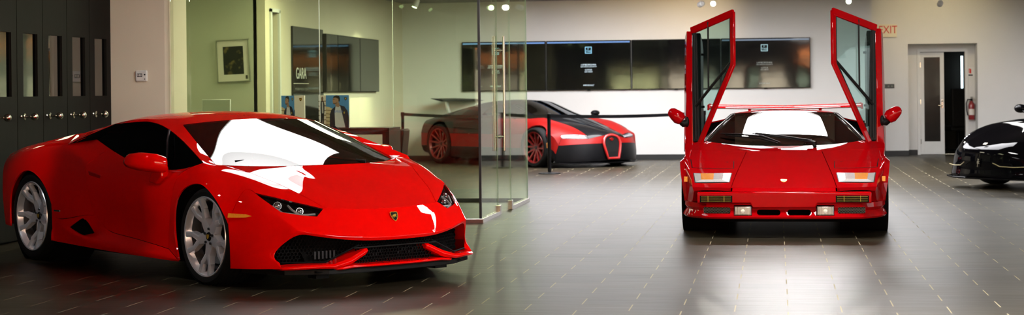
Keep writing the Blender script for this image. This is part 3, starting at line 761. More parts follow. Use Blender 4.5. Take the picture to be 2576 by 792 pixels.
    mb = MB(); mb.prism([(.50, .60), (.52, .70), (.70, .745), (1.10, .765), (1.38, .765), (1.30, .60)], -.74, .74, 'y')
    dsh = mb.build('dashboard', DASH, H, bevel=.03, bseg=3, smooth=40)
    steering(dsh, .44, .36, .70, -.35)
    for y in (-.36, .36): seat('seat', H, -.15, y, .22, TAUPE, .45)
    mb = MB(); mb.prism([(-.72, .62), (-.66, .62), (-.40, 1.08), (-.46, 1.08)], -.55, .55, 'y'); mb.build('rear_bulkhead', TAUPE, H)
    mb = MB().box(.36, .42, -.13, .13, .985, 1.045); mb.build('rear_view_mirror', BLK, H, bevel=.015, bseg=3, smooth=40)
    for s in (-1, 1):
        for x0, R, nm in ((1.235, .345, 'wheel_arch_liner'), (-1.345, .39, 'wheel_arch_liner')):
            m = MB(); m.lathe([(R, .55), (R, .90), (R - .004, .90), (R - .004, .552)], 'y', 32, cap=False); m.lathe([(R, .55), (.01, .55)], 'y', 32, cap=False)
            q = MB(); q.add(m.v, m.f, Matrix.Translation((x0, 0, .335)) @ Matrix.Scale(s, 4, (0, 1, 0))); q.build(nm, VOID, H, smooth=40)
    for s in (-1, 1):
        wheel(H, 1.262, s, .928, .327, .327, .268, .245, 'y', turn=.10 * s)
        wheel(H, -1.357, s, .932, .345, .345, .268, .305, 'y', turn=-1.35 if s < 0 else 1.2, dish=.06)
    # ---- lower blade: Y fins, centre splitter, black chin
    def blade(path, h, d, s):
        vs = []; k = len(path)
        for i, (x, y, z) in enumerate(path):
            dd = d if not isinstance(d, (list, tuple)) else d[i]; hh = h if not isinstance(h, (list, tuple)) else h[i]
            vs += [(x, s * y, z), (x + .012, s * y, z - hh * .5), (x, s * y, z - hh), (x - dd, s * y, z - hh), (x - dd, s * y, z + .006)]
        fs = [(i * 5 + j, i * 5 + (j + 1) % 5, i * 5 + 5 + (j + 1) % 5, i * 5 + 5 + j) for i in range(k - 1) for j in range(5)] + [(0, 1, 2, 3, 4), tuple(range(5 * k - 5, 5 * k))[::-1]]
        return vs, fs
    for s in (-1, 1):
        m = MB(); m.add(*blade([(1.99, .79, .160), (2.06, .735, .170), (2.13, .60, .174), (2.172, .50, .176), (2.185, .38, .210), (2.182, .262, .262), (2.172, .240, .262)], [.02, .026, .028, .032, .045, .042, .03], [.10, .10, .10, .10, .13, .15, .15], s))
        m.build('intake_fin', RED, bump, smooth=30, bevel=.004)
    m = MB(); m.add(*blade([(2.10, -.52, .150), (2.175, -.45, .150), (2.20, -.36, .160), (2.225, -.18, .160), (2.23, 0, .160), (2.225, .18, .160), (2.20, .36, .160), (2.175, .45, .150), (2.10, .52, .150)], .018, [.05, .10, .12, .15, .16, .15, .12, .10, .05], 1))
    m.build('front_splitter', RED, H, smooth=30, bevel=.003)
    m = MB(); m.prism([(1.62, .86), (1.98, .76), (2.14, .52), (2.19, .30), (2.20, 0), (2.19, -.30), (2.14, -.52), (1.98, -.76), (1.62, -.86)], .105, .14, 'z')
    m.build('chin_spoiler', BLK, H, bevel=.005)
    for s in (-1, 1): MB().box(1.92, 2.02, s * .44 if s > 0 else -.54, s * .54 if s > 0 else -.44, .07, .11).build('air_deflector', BLK, H)
    # grilles
    gb = MB(); gb.prism([(1.84, .72), (1.98, .48), (2.06, .25), (2.07, 0), (2.06, -.25), (1.98, -.48), (1.84, -.72), (1.6, -.70), (1.6, .70)], .13, .40, 'z'); gb.build('grille_backing', VOID, H)
    def hexpanel(a, b, z0, z1, cell):
        """honeycomb between points a and b (xy) """
        L = sqrt((b[0] - a[0]) ** 2 + (b[1] - a[1]) ** 2); m = MB(); honeycomb(m, 0, L, z0, z1, cell, cell * .16, .012)
        ang = atan2(b[1] - a[1], b[0] - a[0]) - pi / 2
        q = MB(); q.add(m.v, m.f, Matrix.Translation((a[0], a[1], 0)) @ Matrix.Rotation(ang, 4, 'Z')); return q
    GRM = mat('grille_plastic', (.004, .004, .0045), .7, spec=.12, var=.1)
    for s in (-1, 1):
        q = hexpanel((1.865, s * .74), (2.08, s * .27), .19, .37, .014) if s < 0 else hexpanel((2.08, .27), (1.865, .74), .19, .37, .014)
        q.build('intake_mesh', GRM, bump)
    q = hexpanel((2.145, -.30), (2.145, .30), .175, .30, .013); q.build('grille_mesh', GRM, bump)
    MB().box(2.13, 2.165, -.34, .34, .262, .272).build('grille_bar', BLK, bump, bevel=.003)
    for s in (-1, 1): MB().tube([(1.945, s * .755, .185), (2.11, s * .53, .186), (2.16, s * .30, .285)], .006, 6).build('grille_trim', GRM, bump, smooth=40)
    RADM = mat('radiator_metal', (.03, .03, .032), .5, .5, var=.1)
    for y0 in (-.22, .06, -.56):   # radiator fins behind the mesh
        m = MB()
        for k in range(6): m.box(2.105 - abs(y0) * .15, 2.11 - abs(y0) * .15, y0 + k * .03, y0 + k * .03 + .014, .20, .25)
        m.build('radiator_fin', RADM, bump)
    # ---- headlamp interiors
    for s in (-1, 1):
        o = hl[s]; Y = lambda p: (p[0], s * p[1], p[2])
        inner = [(1.70, .765, .60), (1.84, .64, .552), (1.985, .49, .495), (2.005, .54, .468), (1.95, .62, .475), (1.875, .705, .492), (1.78, .74, .545)]
        m = MB(); vs = [Y(p) for p in inner] + [Y((p[0] - .10, p[1] - .02, p[2] - .06)) for p in inner]
        m.add(vs, [tuple(range(7, 14))] + [(i, (i + 1) % 7, (i + 1) % 7 + 7, i + 7) for i in range(7)]); m.build('headlamp_bowl', mat('headlamp_housing', (.08, .08, .085), .35, .5, var=.1), o)
        for (x, y, z), r in (((1.815, .70, .548), .024), ((1.925, .60, .512), .021)):
            m = MB(); m.lathe([(r * .3, .012), (r * .8, .006), (r, -.006), (r * 1.15, -.006), (r * 1.2, -.03)], 'x', 20)
            q = MB(); q.add(m.v, m.f, Matrix.Translation((x, s * y, z)) @ Matrix.Rotation(s * .35, 4, 'Z') @ Matrix.Rotation(-.25, 4, 'Y')); q.build('projector_lens', REFL, o, smooth=40)
        m = MB()
        m.tube([Y((1.842, .640, .545)), Y((1.90, .645, .518)), Y((1.955, .630, .492)), Y((1.99, .575, .475))], .008, 6)
        m.tube([Y((1.80, .735, .545)), Y((1.875, .700, .50)), Y((1.945, .632, .490))], .008, 6)
        m.tube([Y((1.985, .52, .49)), Y((1.955, .575, .488)), Y((1.945, .632, .49))], .007, 6)
        m.build('daytime_light', LENS, o, smooth=40)
    # ---- badge, side markers, lettering
    nrm = Matrix.Rotation(radians(72), 4, 'Y')
    M = Matrix.Translation((2.150, 0, .459)) @ Matrix.Rotation(radians(65), 4, 'Y') @ Matrix.Rotation(pi / 2, 4, 'Z')
    crest(bump, 'bonnet_badge', M, .030)
    for s in (-1, 1):
        m = MB(); m.add([(1.605, s * .944, .502), (1.60, s * .946, .473), (1.70, s * .872, .474), (1.735, s * .845, .483), (1.70, s * .868, .495)], [(0, 1, 2, 3, 4)])
        m.build('side_marker', AMB, bump, thick=.012)
        m = MB(); m.box(-.90, -.80, s * .962 - .003, s * .962 + .003, .404, .418); m.build('side_lettering', CHR, P['rear_quarter'][0 if s > 0 else 1], bevel=.002)
        # door handle recess + mirror + window divider
        d = doors[s]
        m = MB(); m.prism([(-.36, .725), (-.16, .70), (-.17, .675), (-.34, .695)], s * .942, s * .953, 'y'); m.build('door_handle', DRED, d, bevel=.004)
        m = MB(); m.tube([(.66, s * .875, .775), (.60, s * .83, .88), (.50, s * .77, .96), (.42, s * .71, 1.03)], .008, 6); m.build('window_divider', DALU, d, smooth=40)
        sh = MB(); rings = []
        # door mirror shell as loft along y
        for (y, x0, x1, z0, z1) in ((.925, .62, .72, .745, .80), (.94, .58, .80, .742, .86), (.985, .53, .80, .745, .876), (1.04, .49, .74, .755, .884), (1.08, .47, .66, .772, .875), (1.10, .48, .58, .80, .85)):
            xc, zc, rx, rz = (x0 + x1) / 2, (z0 + z1) / 2, (x1 - x0) / 2, (z1 - z0) / 2; n = 20
            rings.append([(xc + rx * math.copysign(abs(cos(t)) ** .55, cos(t)), s * y, zc + rz * math.copysign(abs(sin(t)) ** .65, sin(t))) for t in [2 * pi * i / n for i in range(n)]])
        n = 20; vs = [p for r in rings for p in r]
        fs = [(j * n + i, j * n + (i + 1) % n, (j + 1) * n + (i + 1) % n, (j + 1) * n + i) for j in range(len(rings) - 1) for i in range(n)] + [tuple(range(n)), tuple(range(len(vs) - n, len(vs)))]
        sh.add(vs, fs); mi = sh.build('door_mirror', RED, d, smooth=50)
        m = MB(); m.prism([(.60, .78), (.55, .67), (.66, .66), (.74, .71), (.73, .79)], s * .89, s * .955, 'y'); m.build('mirror_stalk', RED, d, bevel=.015, bseg=3, smooth=40)
        m = MB(); m.lathe([(.002, 0), (.055, 0), (.055, .006), (.002, .006)], 'x', 20, Matrix.Translation((.47, s * 1.02, .815)) @ Matrix.Diagonal((1, 1.5, .9, 1))); m.build('mirror_glass', CHR, mi)
    # wipers
    m = MB(); m.tube([(1.36, .25, .80), (1.30, .0, .83), (1.22, -.35, .83), (1.16, -.62, .822)], .007, 6); m.tube([(1.41, .30, .795), (1.36, .25, .805)], .012, 6)
    m.build('wiper', BLK, H, smooth=40)
    # dark ceramic band inside the glass edge
    # tail lamps and exhaust at the back
    for s in (-1, 1):
        m = MB(); m.box(-2.155, -2.08, s * .40 if s > 0 else -.74, s * .74 if s > 0 else -.40, .70, .76); m.build('tail_lamp', DRED, H, bevel=.01)
        m = MB(); m.lathe([(.055, -2.24), (.05, -2.24), (.05, -2.1), (.055, -2.1)], 'x', 20, Matrix.Translation((0, s * .30, .33))); m.build('exhaust_tip', DALU, H, smooth=40)
    MB().box(-2.16, -1.98, -.62, .62, .19, .26).build('rear_diffuser', BLK, H, bevel=.01)
huracan()
# ---------------------------------------------------------------- wedge supercar with its doors swung up
W4 = root('sports_car', (.0741, 17.6531, 0), -.0087 - pi / 2, 'red wedge-shaped supercar with both doors swung upwards on the tiled floor', 'car')
def wedge():
    c = Cage()
    fl = lambda x, z, b=0: (x, z)
    R0 = [(2.165, 0, .398), (2.16, .25, .398), (2.145, .452, .398), (2.09, .770, .400)]
    R1 = [(2.13, 0, .428), (2.125, .25, .428), (2.11, .450, .428), (2.045, .787, .434)]
    R2 = [(1.73, 0, .521), (1.725, .235, .521), (1.72, .422, .520), (1.69, .814, .524)]
    R3 = [(1.30, 0, .621), (1.30, .205, .621), (1.30, .378, .619), (1.28, .874, .646)]
    R4 = [(.93, 0, .707), (.925, .18, .707), (.92, .343, .705), (.94, .914, .727)]
    c.grid('bonnet', [[r[0], r[1], r[2]] for r in (R1, R2, R3, R4)])
    c.grid('nose', [R0, R1])
    m = lambda r, t: tuple(r[2][i] + (r[3][i] - r[2][i]) * t + (-.006 if i == 2 else 0) for i in range(3))
    c.grid('front_wing', [[r[2], m(r, .35), m(r, .8), r[3]] for r in (R1, R2, R3, R4)])
    c.face('nose', R0[2], R0[3], R1[3], R1[2])
    c.face('nose', R0[3], (2.02, .70, .396), (1.98, .70, .30), (1.98, .79, .30))
    wsb = [(.71, 0, .744), (.70, .22, .745), (.675, .43, .752), (.63, .64, .775), (.605, .722, .790)]
    c.face('cowl', R4[0], R4[1], wsb[1], wsb[0]); c.face('cowl', R4[1], R4[2], wsb[2], wsb[1]); c.face('cowl', R4[2], m(R4, .35), wsb[3], wsb[2])
    c.face('cowl', m(R4, .35), m(R4, .8), (.70, .86, .778), wsb[4], wsb[3]); c.face('cowl', m(R4, .8), R4[3], (.70, .925, .770), (.70, .86, .778))
    wst = [(-.11, 0, 1.053), (-.115, .16, 1.0525), (-.12, .30, 1.050), (-.13, .42, 1.046), (-.14, .478, 1.042)]
    wm = [tuple((a + b) / 2 + (0, 0, .004 if i < 3 else .002)[k] for k, (a, b) in enumerate(zip(p, q))) for i, (p, q) in enumerate(zip(wsb, wst))]
    c.grid('windscreen', [wsb, wm, wst])
    ap = [(.60, .775, .790), (.21, .655, .915), (-.16, .525, 1.036)]
    c.grid('pillar', [[wsb[4], wm[4], wst[4]], ap])
    rf = [[(-.26, 0, 1.072), (-.26, .16, 1.070), (-.26, .30, 1.064), (-.25, .44, 1.050), (-.24, .50, 1.036)], [(-.70, 0, 1.072), (-.70, .16, 1.071), (-.70, .30, 1.066), (-.70, .44, 1.052), (-.70, .50, 1.040)], [(-.80, 0, 1.05), (-.80, .16, 1.05), (-.80, .30, 1.045), (-.80, .44, 1.03), (-.80, .50, 1.02)]]
    c.grid('roof', [wst, *rf]); c.face('roof', wst[4], ap[2], rf[0][4])
    # engine deck and rear shoulders with air boxes
    dk = [[(-1.20, 0, .96), (-1.20, .16, .96), (-1.20, .30, .955), (-1.20, .44, .945), (-1.15, .62, .93)], [(-1.70, 0, .885), (-1.70, .16, .885), (-1.70, .30, .885), (-1.70, .46, .88), (-1.65, .74, .86)], [(-1.95, 0, .84), (-1.95, .16, .84), (-1.95, .30, .84), (-1.95, .46, .835), (-1.92, .76, .81)]]
    c.grid('engine_cover', [rf[2], *dk])
    bx = [(-.62, .64, .955), (-.62, .86, .93), (-.62, .93, .80)]
    c.grid('rear_shoulder', [[rf[2][4], (-.68, .62, .965), (-.66, .84, .94), (-.60, .93, .79)], [dk[0][4], (-1.15, .72, .94), (-1.12, .90, .90), (-1.05, .975, .78)], [dk[1][4], (-1.64, .80, .85), (-1.62, .90, .82), (-1.60, .985, .70)], [dk[2][4], (-1.92, .80, .80), (-1.90, .86, .76), (-1.90, .92, .66)]])
    ra = [(-1.02, .985, .60), (-1.25, .995, .675), (-1.48, .99, .60), (-1.60, .985, .42), (-1.60, .97, .25)]
    rl = [(-.93, .97, .42), (-.93, .95, .20)]
    c.face('rear_quarter', (-.60, .93, .79), (-1.05, .975, .78), ra[0], (-.60, .94, .55)); c.face('rear_quarter', (-1.05, .975, .78), (-1.25, .99, .75), ra[1], ra[0]); c.face('rear_quarter', (-1.25, .99, .75), (-1.60, .985, .70), ra[2], ra[1]); c.face('rear_quarter', (-1.05, .975, .78), (-1.60, .985, .70), (-1.25, .99, .75))
    c.face('rear_quarter', (-.60, .94, .55), ra[0], rl[0], (-.60, .94, .40)); c.face('rear_quarter', (-.60, .94, .40), rl[0], rl[1], (-.60, .93, .20))
    c.face('rear_quarter', (-1.60, .985, .70), (-1.90, .92, .66), (-1.90, .93, .42), ra[3], ra[2]); c.face('rear_quarter', ra[3], (-1.90, .93, .42), (-1.88, .92, .25), ra[4])
    c.grid('rear_panel', [[*dk[2], (-1.92, .80, .80), (-1.90, .86, .76), (-1.90, .92, .66)], [(-2.0, 0, .55), (-2.0, .16, .55), (-2.0, .30, .55), (-2.0, .46, .55), (-1.97, .70, .55), (-1.95, .80, .52), (-1.93, .87, .5), (-1.90, .93, .42)], [(-1.95, 0, .25), (-1.95, .16, .25), (-1.95, .30, .25), (-1.95, .46, .25), (-1.93, .70, .25), (-1.92, .80, .25), (-1.9, .87, .25), (-1.88, .92, .25)]])
    # front body side with flared arch
    ar = [(.885, .925, .20), (.89, .930, .36), (.985, .938, .555), (1.25, .945, .665), (1.52, .925, .55), (1.61, .892, .36), (1.62, .880, .285)]
    sh = [(.70, .925, .770), R4[3], R3[3], R2[3], R1[3]]
    in_ = [(.86, .905, .60), (1.0, .908, .66), (1.27, .905, .678), (1.54, .87, .585), (1.66, .855, .40)]
    c.face('front_wing', sh[0], sh[1], in_[1], in_[0]); c.face('front_wing', sh[1], sh[2], in_[2], in_[1]); c.face('front_wing', sh[2], sh[3], in_[3], in_[2]); c.face('front_wing', sh[3], sh[4], in_[4], in_[3])
    c.face('front_wing', sh[4], R0[3], (1.98, .79, .30), in_[4]); c.face('front_wing', in_[4], (1.98, .79, .30), (1.66, .862, .285))
    c.face('arch_flare', in_[0], in_[1], ar[2], ar[1]); c.face('arch_flare', in_[1], in_[2], ar[3], ar[2]); c.face('arch_flare', in_[2], in_[3], ar[4], ar[3]); c.face('arch_flare', in_[3], in_[4], ar[5], ar[4]); c.face('arch_flare', in_[4], (1.66, .862, .285), ar[6], ar[5])
    c.face('front_wing', sh[0], in_[0], (.72, .925, .40)); c.face('front_wing', in_[0], ar[1], ar[0], (.72, .925, .20), (.72, .925, .40))
    c.face('sill', (.72, .925, .24), (.72, .93, .16), (-.60, .94, .16), (-.60, .94, .24))
    c.crease(R1, 1.); c.crease([r[3] for r in (R0, R1, R2, R3, R4)], .8)
    spec = {'bonnet': ('bonnet', DRED2, 0, None), 'nose': ('nose_panel', DRED2, 0, None), 'front_wing': ('front_wing', DRED2, 1, None), 'cowl': ('scuttle_panel', DRED2, 0, None), 'windscreen': ('windscreen', GTINT, 0, None), 'pillar': ('windscreen_pillar', BLKP, 1, None), 'roof': ('roof', DRED2, 0, None),
            'engine_cover': ('engine_cover', DRED2, 0, None), 'rear_shoulder': ('rear_shoulder', DRED2, 1, None), 'rear_quarter': ('rear_wing_panel', DRED2, 1, None), 'rear_panel': ('rear_panel', BLK, 0, None), 'arch_flare': ('arch_flare', DRED2, 1, None), 'sill': ('sill', DRED2, 1, None)}
    P = c.build(W4, spec, 3, gap=.003)
    zw = drape_fn(P['front_wing'] + P['bonnet'])
    # ---- bumper beam and front air dam
    mb = MB(); mb.prism([(.736, .302), (.736, .397), (-.736, .397), (-.736, .302), (-.285, .302), (-.265, .262), (.265, .262), (.285, .302)], 2.0, 2.222, 'x')
    beam = mb.build('bumper_beam', DRED2, W4, bevel=.010, bseg=3, smooth=40)
    def dam():
        path = [(1.66, .872), (1.80, .856), (1.93, .822), (2.02, .778), (2.085, .735), (2.165, .66), (2.19, .50), (2.2, .25), (2.202, 0)]
        path = path + [(x, -y) for x, y in path[::-1][1:]]
        prof = [(-.06, .300), (0, .300), (.004, .262), (-.012, .235), (.012, .198), (.018, .182), (.008, .168), (-.06, .166)]
        vs = []; k = len(prof)
        for i, (x, y) in enumerate(path):
            a = path[max(i - 1, 0)]; b = path[min(i + 1, len(path) - 1)]; t = Vector((b[0] - a[0], b[1] - a[1], 0)).normalized(); n = Vector((-t.y, t.x, 0))
            if n.x < 0 and abs(y) < .6 or n.dot(Vector((x - 1.2, y, 0))) < 0: n.negate()
            for d, z in prof: vs.append((x + n.x * d * 1.0, y + n.y * d, z))
        L = len(path)
        fs = [(i * k + j, i * k + (j + 1) % k, (i + 1) * k + (j + 1) % k, (i + 1) * k + j) for i in range(L - 1) for j in range(k)] + [tuple(range(k))[::-1], tuple(range((L - 1) * k, L * k))]
        m = MB(); m.add(vs, fs); o = m.build('air_dam', DRED2, W4)
        # ducts, mesh recesses and lamp openings cut out of the dam
        cut = MB()
        def rr(y0, y1, z0, z1, r):
            p = []
            for cy_, cz_, a0 in ((y1 - r, z1 - r, 0), (y0 + r, z1 - r, 90), (y0 + r, z0 + r, 180), (y1 - r, z0 + r, 270)):
                for q in range(5): a = radians(a0 + q * 22.5); p.append((cy_ + r * cos(a), cz_ + r * sin(a)))
            return p
        for s in (-1, 1):
            for (a, b, z0, z1, r) in ((.030, .228, .198, .247, .022), (.455, .685, .212, .266, .008), (.270, .425, .196, .285, .006)):
                q = rr(a, b, z0, z1, r); cut.prism([(s * y, z) for y, z in q], 2.03, 2.3, 'x')
        cu = cut.build('cutter', VOID, W4); md = o.modifiers.new('b', 'BOOLEAN'); md.object = cu; md.operation = 'DIFFERENCE'; md.solver = 'EXACT'
        dg = bpy.context.evaluated_depsgraph_get(); me = bpy.data.meshes.new_from_object(o.evaluated_get(dg)); o.modifiers.clear(); o.data = me; me.materials.clear(); me.materials.append(DRED2)
        bpy.data.objects.remove(cu, do_unlink=True); smooth_by(me, 32); return o
    D = dam()
    MB().box(2.02, 2.05, -.72, .72, .17, .39).build('front_backing', VOID, W4)
    MESH = mat('duct_mesh_wire', (.10, .10, .10), .35, .8, var=.1)
    for s in (-1, 1):
        y0, y1 = (.455, .685) if s > 0 else (-.685, -.455)
        m = MB(); honeycomb(m, y0, y1, .215, .262, .0075, .0016, .004); q = MB(); q.add(m.v, m.f, Matrix.Translation((2.135, 0, 0))); q.build('duct_mesh', MESH, D)
        # fog lamps
        ya, yb = (.275, .422) if s > 0 else (-.422, -.275)
        m = MB().box(2.10, 2.21, ya, yb, .197, .278); f = m.build('fog_lamp', CHR, W4, bevel=.006)
        MB().box(2.205, 2.216, ya + .006, yb - .006, .203, .272).build('lamp_lens', mat('fog_lamp_lens', (.42, .41, .38), .2, .7, .8, var=.35, vscale=30, aniso=(1, 3, .4)), f, bevel=.004, smooth=40)
        m = MB(); m.lathe([(.002, .004), (.016, .002), (.019, -.004)], 'x', 20, Matrix.Translation((2.217, (ya + yb) / 2, .236))); m.build('lamp_bulb', mat('lamp_bulb_glass', (.9, .9, .8), .1, .3, 1., var=.02), f, smooth=40)
        # upper grilles in the beam
        ya, yb = (.436, .713) if s > 0 else (-.713, -.436)
        g = MB().box(2.19, 2.228, ya, yb, .310, .368).build('bumper_grille', VOID, beam)
        GB = mat('gold_grille_bar', (.35, .25, .04), .35, .6, var=.1)
        m = MB()
        for z in (.320, .338, .356): m.box(2.226, 2.232, ya + .01, yb - .01, z, z + .004)
        for y in (ya + .07, yb - .07): m.box(2.226, 2.233, y - .002, y + .002, .316, .366)
        m.build('grille_bars', GB, g)
        # indicator lamp: white chamfered surround, amber and clear lenses; lies in the wing slope
        q4 = [(1.655, .455), (1.655, .800), (1.925, .772), (1.94, .468)]
        cen = (1.795, .628); sc_ = lambda t: [(cen[0] + (x - cen[0]) * t, cen[1] + (y - cen[1]) * t) for x, y in q4]
        o = drape_patch(q4, zw, .002, .03, s=s).build('indicator_lamp', BLK, W4)
        a, b = sc_(.95), [(1.71, .525), (1.71, .735), (1.885, .720), (1.895, .528)]
        vs = [(x, s * y, zw(x, s * y, .004)) for x, y in a] + [(x, s * y, zw(x, s * y, .018)) for x, y in b]
        MB().add(vs, [(i, (i + 1) % 4, (i + 1) % 4 + 4, i + 4) for i in range(4)] + [(4, 5, 6, 7)]).build('lamp_surround', LENS, o)
        am = [(1.715, .612), (1.715, .730), (1.883, .715), (1.888, .610)]; cl = [(1.715, .530), (1.715, .608), (1.888, .606), (1.893, .533)]
        for nm, mt, p in (('amber_lens', AMB, am), ('clear_lens', LENS, cl)): drape_patch(p, zw, .022, .012, 2, 2, s).build(nm, mt, o)
        lid = [(1.285, .455), (1.275, .836), (1.50, .812), (1.50, .448)]
        L2 = [(1.277, .448), (1.267, .844), (1.507, .819), (1.507, .441)]
        drape_patch(L2, zw, .0012, .02, s=s).build('headlamp_gap', VOID, W4); drape_patch(lid, zw, .003, .02, s=s).build('headlamp_lid', DRED2, W4, smooth=50)
        MB().box(1.67, 1.72, s * .862 - .016, s * .862 + .016, .462, .508).build('side_marker', AMB, W4, bevel=.004)
        for x0, R, in ((1.25, .316), (-1.25, .37)):
            m = MB(); m.lathe([(R, .50), (R, .91), (R - .004, .91), (R - .004, .502)], 'y', 32, cap=False); m.lathe([(R, .5), (.01, .5)], 'y', 32, cap=False)
            q = MB(); q.add(m.v, m.f, Matrix.Translation((x0, 0, .31)) @ Matrix.Scale(s, 4, (0, 1, 0))); q.build('wheel_arch_liner', VOID, W4, smooth=40)
        wheel(W4, 1.25, s, .898, .305, .305, .20, .235, 'five', dish=.03)
        wheel(W4, -1.25, s, .955, .315, .315, .20, .345, 'five', dish=.08)
    crest(P['bonnet'][0], 'bonnet_badge', Matrix.Translation((1.905, 0, .481)) @ Matrix.Rotation(radians(10), 4, 'Y') @ Matrix.Rotation(pi / 2, 4, 'Z') @ Matrix.Diagonal((1, 1.6, 1, 1)), .027)
    # ---- cabin
    mb = MB(); mb.prism([(2.0, .13), (2.0, .36), (1.66, .50), (1.2, .58), (.90, .66), (.62, .66), (.60, .22), (-.72, .22), (-.74, .90), (-1.2, .88), (-1.9, .76), (-1.9, .25), (-1.5, .13)], -.56, .56, 'y'); mb.build('underbody', VOID, W4)
    mb = MB().box(-.74, .70, -.88, .88, .14, .21).box(-.78, -.72, -.80, .80, .2, .95)
    for s in (-1, 1): mb.box(-.72, .62, s * .80, s * .90, .16, .40); mb.box(.55, .68, s * .55, s * .88, .2, .72)
    mb.build('cabin_tub', VOID, W4)
    mb = MB(); mb.prism([(.30, .56), (.32, .70), (.42, .745), (.58, .745), (.68, .725), (.66, .60)], -.64, .64, 'y'); dsh = mb.build('dashboard', DASH, W4, bevel=.03, bseg=3, smooth=40)
    m = MB(); m.lathe([(.26, .36), (.24, .55), (.2, .56)], 'x', 20, Matrix.Translation((0, .34, .56)) @ Matrix.Diagonal((1, 1, .85, 1)), a0=0, a1=pi); m.build('instrument_hood', DASH, dsh, smooth=40)
    steering(dsh, .24, .34, .66, -.4)
    for y in (-.36, .36): seat('seat', W4, -.25, y, .20, TAUPE, .7)
    mb = MB(); mb.prism([(-.74, .6), (-.70, .6), (-.66, 1.04), (-.70, 1.04)], -.5, .5, 'y'); mb.build('rear_bulkhead', TAUPE, W4)
    # windscreen trim, wiper and sticker
    for s in (-1, 1):
        m = MB(); m.tube([(.63, s * .728, .797), (.25, s * .612, .928), (-.15, s * .484, 1.042)], .006, 6); m.tube([(.635, s * .745, .795), (.25, s * .632, .926), (-.15, s * .502, 1.041)], .004, 6); m.build('screen_trim', CHR, W4, smooth=40)
    m = MB(); m.tube([(.80, .285, .735), (.78, .275, .765)], .018, 8); m.tube([(.78, .29, .768), (.72, .22, .785)], [.022, .016], 8); m.tube([(.74, .26, .79), (.58, -.05, .838), (.51, -.27, .862)], [.013, .008, .006], 8); m.tube([(.74, .22, .782), (.62, -.02, .822), (.52, -.30, .856)], .006, 6)
    wip = m.build('wiper_arm', BLK, W4, smooth=40)
    m = MB(); m.tube([(.47, -.60, .857), (.52, -.42, .850), (.59, -.20, .832), (.71, -.03, .775)], [.008, .016, .016, .008], 6, flat=.6); m.tube([(.50, -.55, .842), (.62, -.22, .812), (.71, -.06, .77)], .008, 6); m.build('wiper_blade', BLK, wip, smooth=40)
    th = atan2(1.05 - .745, -(.885 + .205)); sl = pi - abs(th)
    text_obj('screen_sticker', 'ILLS', .038, WHT, (-.055, .40, 1.018), (sl, 0, pi / 2), P['windscreen'][0], .0005, 'CENTER', 1.6)
    m = MB(); m.box(-.06, -.055, -.455, -.40, 1.008, 1.012, None); m.add([(-.06, -.40, 1.010), (-.06, -.385, 1.022), (-.055, -.375, 1.022), (-.055, -.388, 1.010)], [(0, 1, 2, 3)]); m.build('screen_sticker_dash', WHT, P['windscreen'][0])
    # ---- rear wing
    m = MB(); n = 10
    ys = [-.80, -.4, 0, .4, .80]
    vs = []
    for y in ys:
        dz = abs(y) / .80 * .018
        for (x, z) in ((-1.66, 1.066), (-1.72, 1.084), (-1.85, 1.088), (-2.05, 1.098), (-2.05, 1.09), (-1.85, 1.060), (-1.72, 1.052)): vs.append((x, y, z + dz))
    fs = [(i * 7 + j, i * 7 + (j + 1) % 7, i * 7 + 7 + (j + 1) % 7, i * 7 + 7 + j) for i in range(4) for j in range(7)] + [tuple(range(7)), tuple(range(28, 35))]
    m.add(vs, fs); wing = m.build('rear_wing', DRED2, W4, smooth=40)
    for s in (-1, 1):
        m = MB(); m.prism([(-1.63, 1.056), (-1.66, 1.115), (-2.08, 1.125), (-2.08, 1.06)], s * .80, s * .822, 'y'); m.build('wing_end_plate', DRED2, wing, bevel=.004)
        m = MB(); m.prism([(-1.72, 1.07), (-1.95, 1.09), (-1.90, .83), (-1.62, .86)], s * .36, s * .39, 'y'); m.build('wing_strut', DRED2, wing, bevel=.004)
    # ---- scissor doors: modelled closed, hinged at the front, swung up
    PX, PZ, ANG = .60, .74, radians(85)
    Rm = lambda: Matrix.Translation((PX, 0, PZ)) @ Matrix.Rotation(ANG, 4, 'Y') @ Matrix.Translation((-PX, 0, -PZ))
    def add(m, s, name, mt, par, **k):
        q = MB(); M = Rm(); q.add(m.v, m.f, M @ Matrix.Scale(s, 4, (0, 1, 0))); return q.build(name, mt, par, **k)
    for s in (-1, 1):
        m = MB()
        F, K, Rr, Br = (.60, .80, .780), (-.15, .463, 1.035), (-.63, .463, 1.040), (-.51, .84, .775)
        # skin: sections along x from front to rear, points belt-inner, belt-outer, side, lower
        secs = [[(.66, .855, .775), (.66, .925, .755), (.64, .950, .56), (.63, .945, .36), (.63, .925, .24)], [(.10, .862, .78), (.10, .915, .76), (.10, .945, .58), (.10, .94, .38), (.10, .925, .24)], [(-.46, .855, .785), (-.50, .91, .76), (-.47, .935, .58), (-.44, .935, .38), (-.40, .925, .24)]]
        inn = [[(x, y - .05, z) if i else (x, y - .02, z - .02) for i, (x, y, z) in enumerate(r)] for r in secs]
        k = 5; vs = [p for r in secs for p in r] + [p for r in inn for p in r]; o_ = 15
        fs = []
        for a in range(2):
            for b in range(4):
                fs.append((a * k + b, a * k + b + 1, (a + 1) * k + b + 1, (a + 1) * k + b)); fs.append((o_ + a * k + b, o_ + (a + 1) * k + b, o_ + (a + 1) * k + b + 1, o_ + a * k + b + 1))
        for b in range(4): fs += [(b, o_ + b, o_ + b + 1, b + 1), (10 + b, 10 + b + 1, o_ + 11 + b, o_ + 10 + b)]
        for a in range(2): fs += [(a * k, (a + 1) * k, o_ + (a + 1) * k, o_ + a * k), (a * k + 4, o_ + a * k + 4, o_ + (a + 1) * k + 4, (a + 1) * k + 4)]
        m.add(vs, fs)
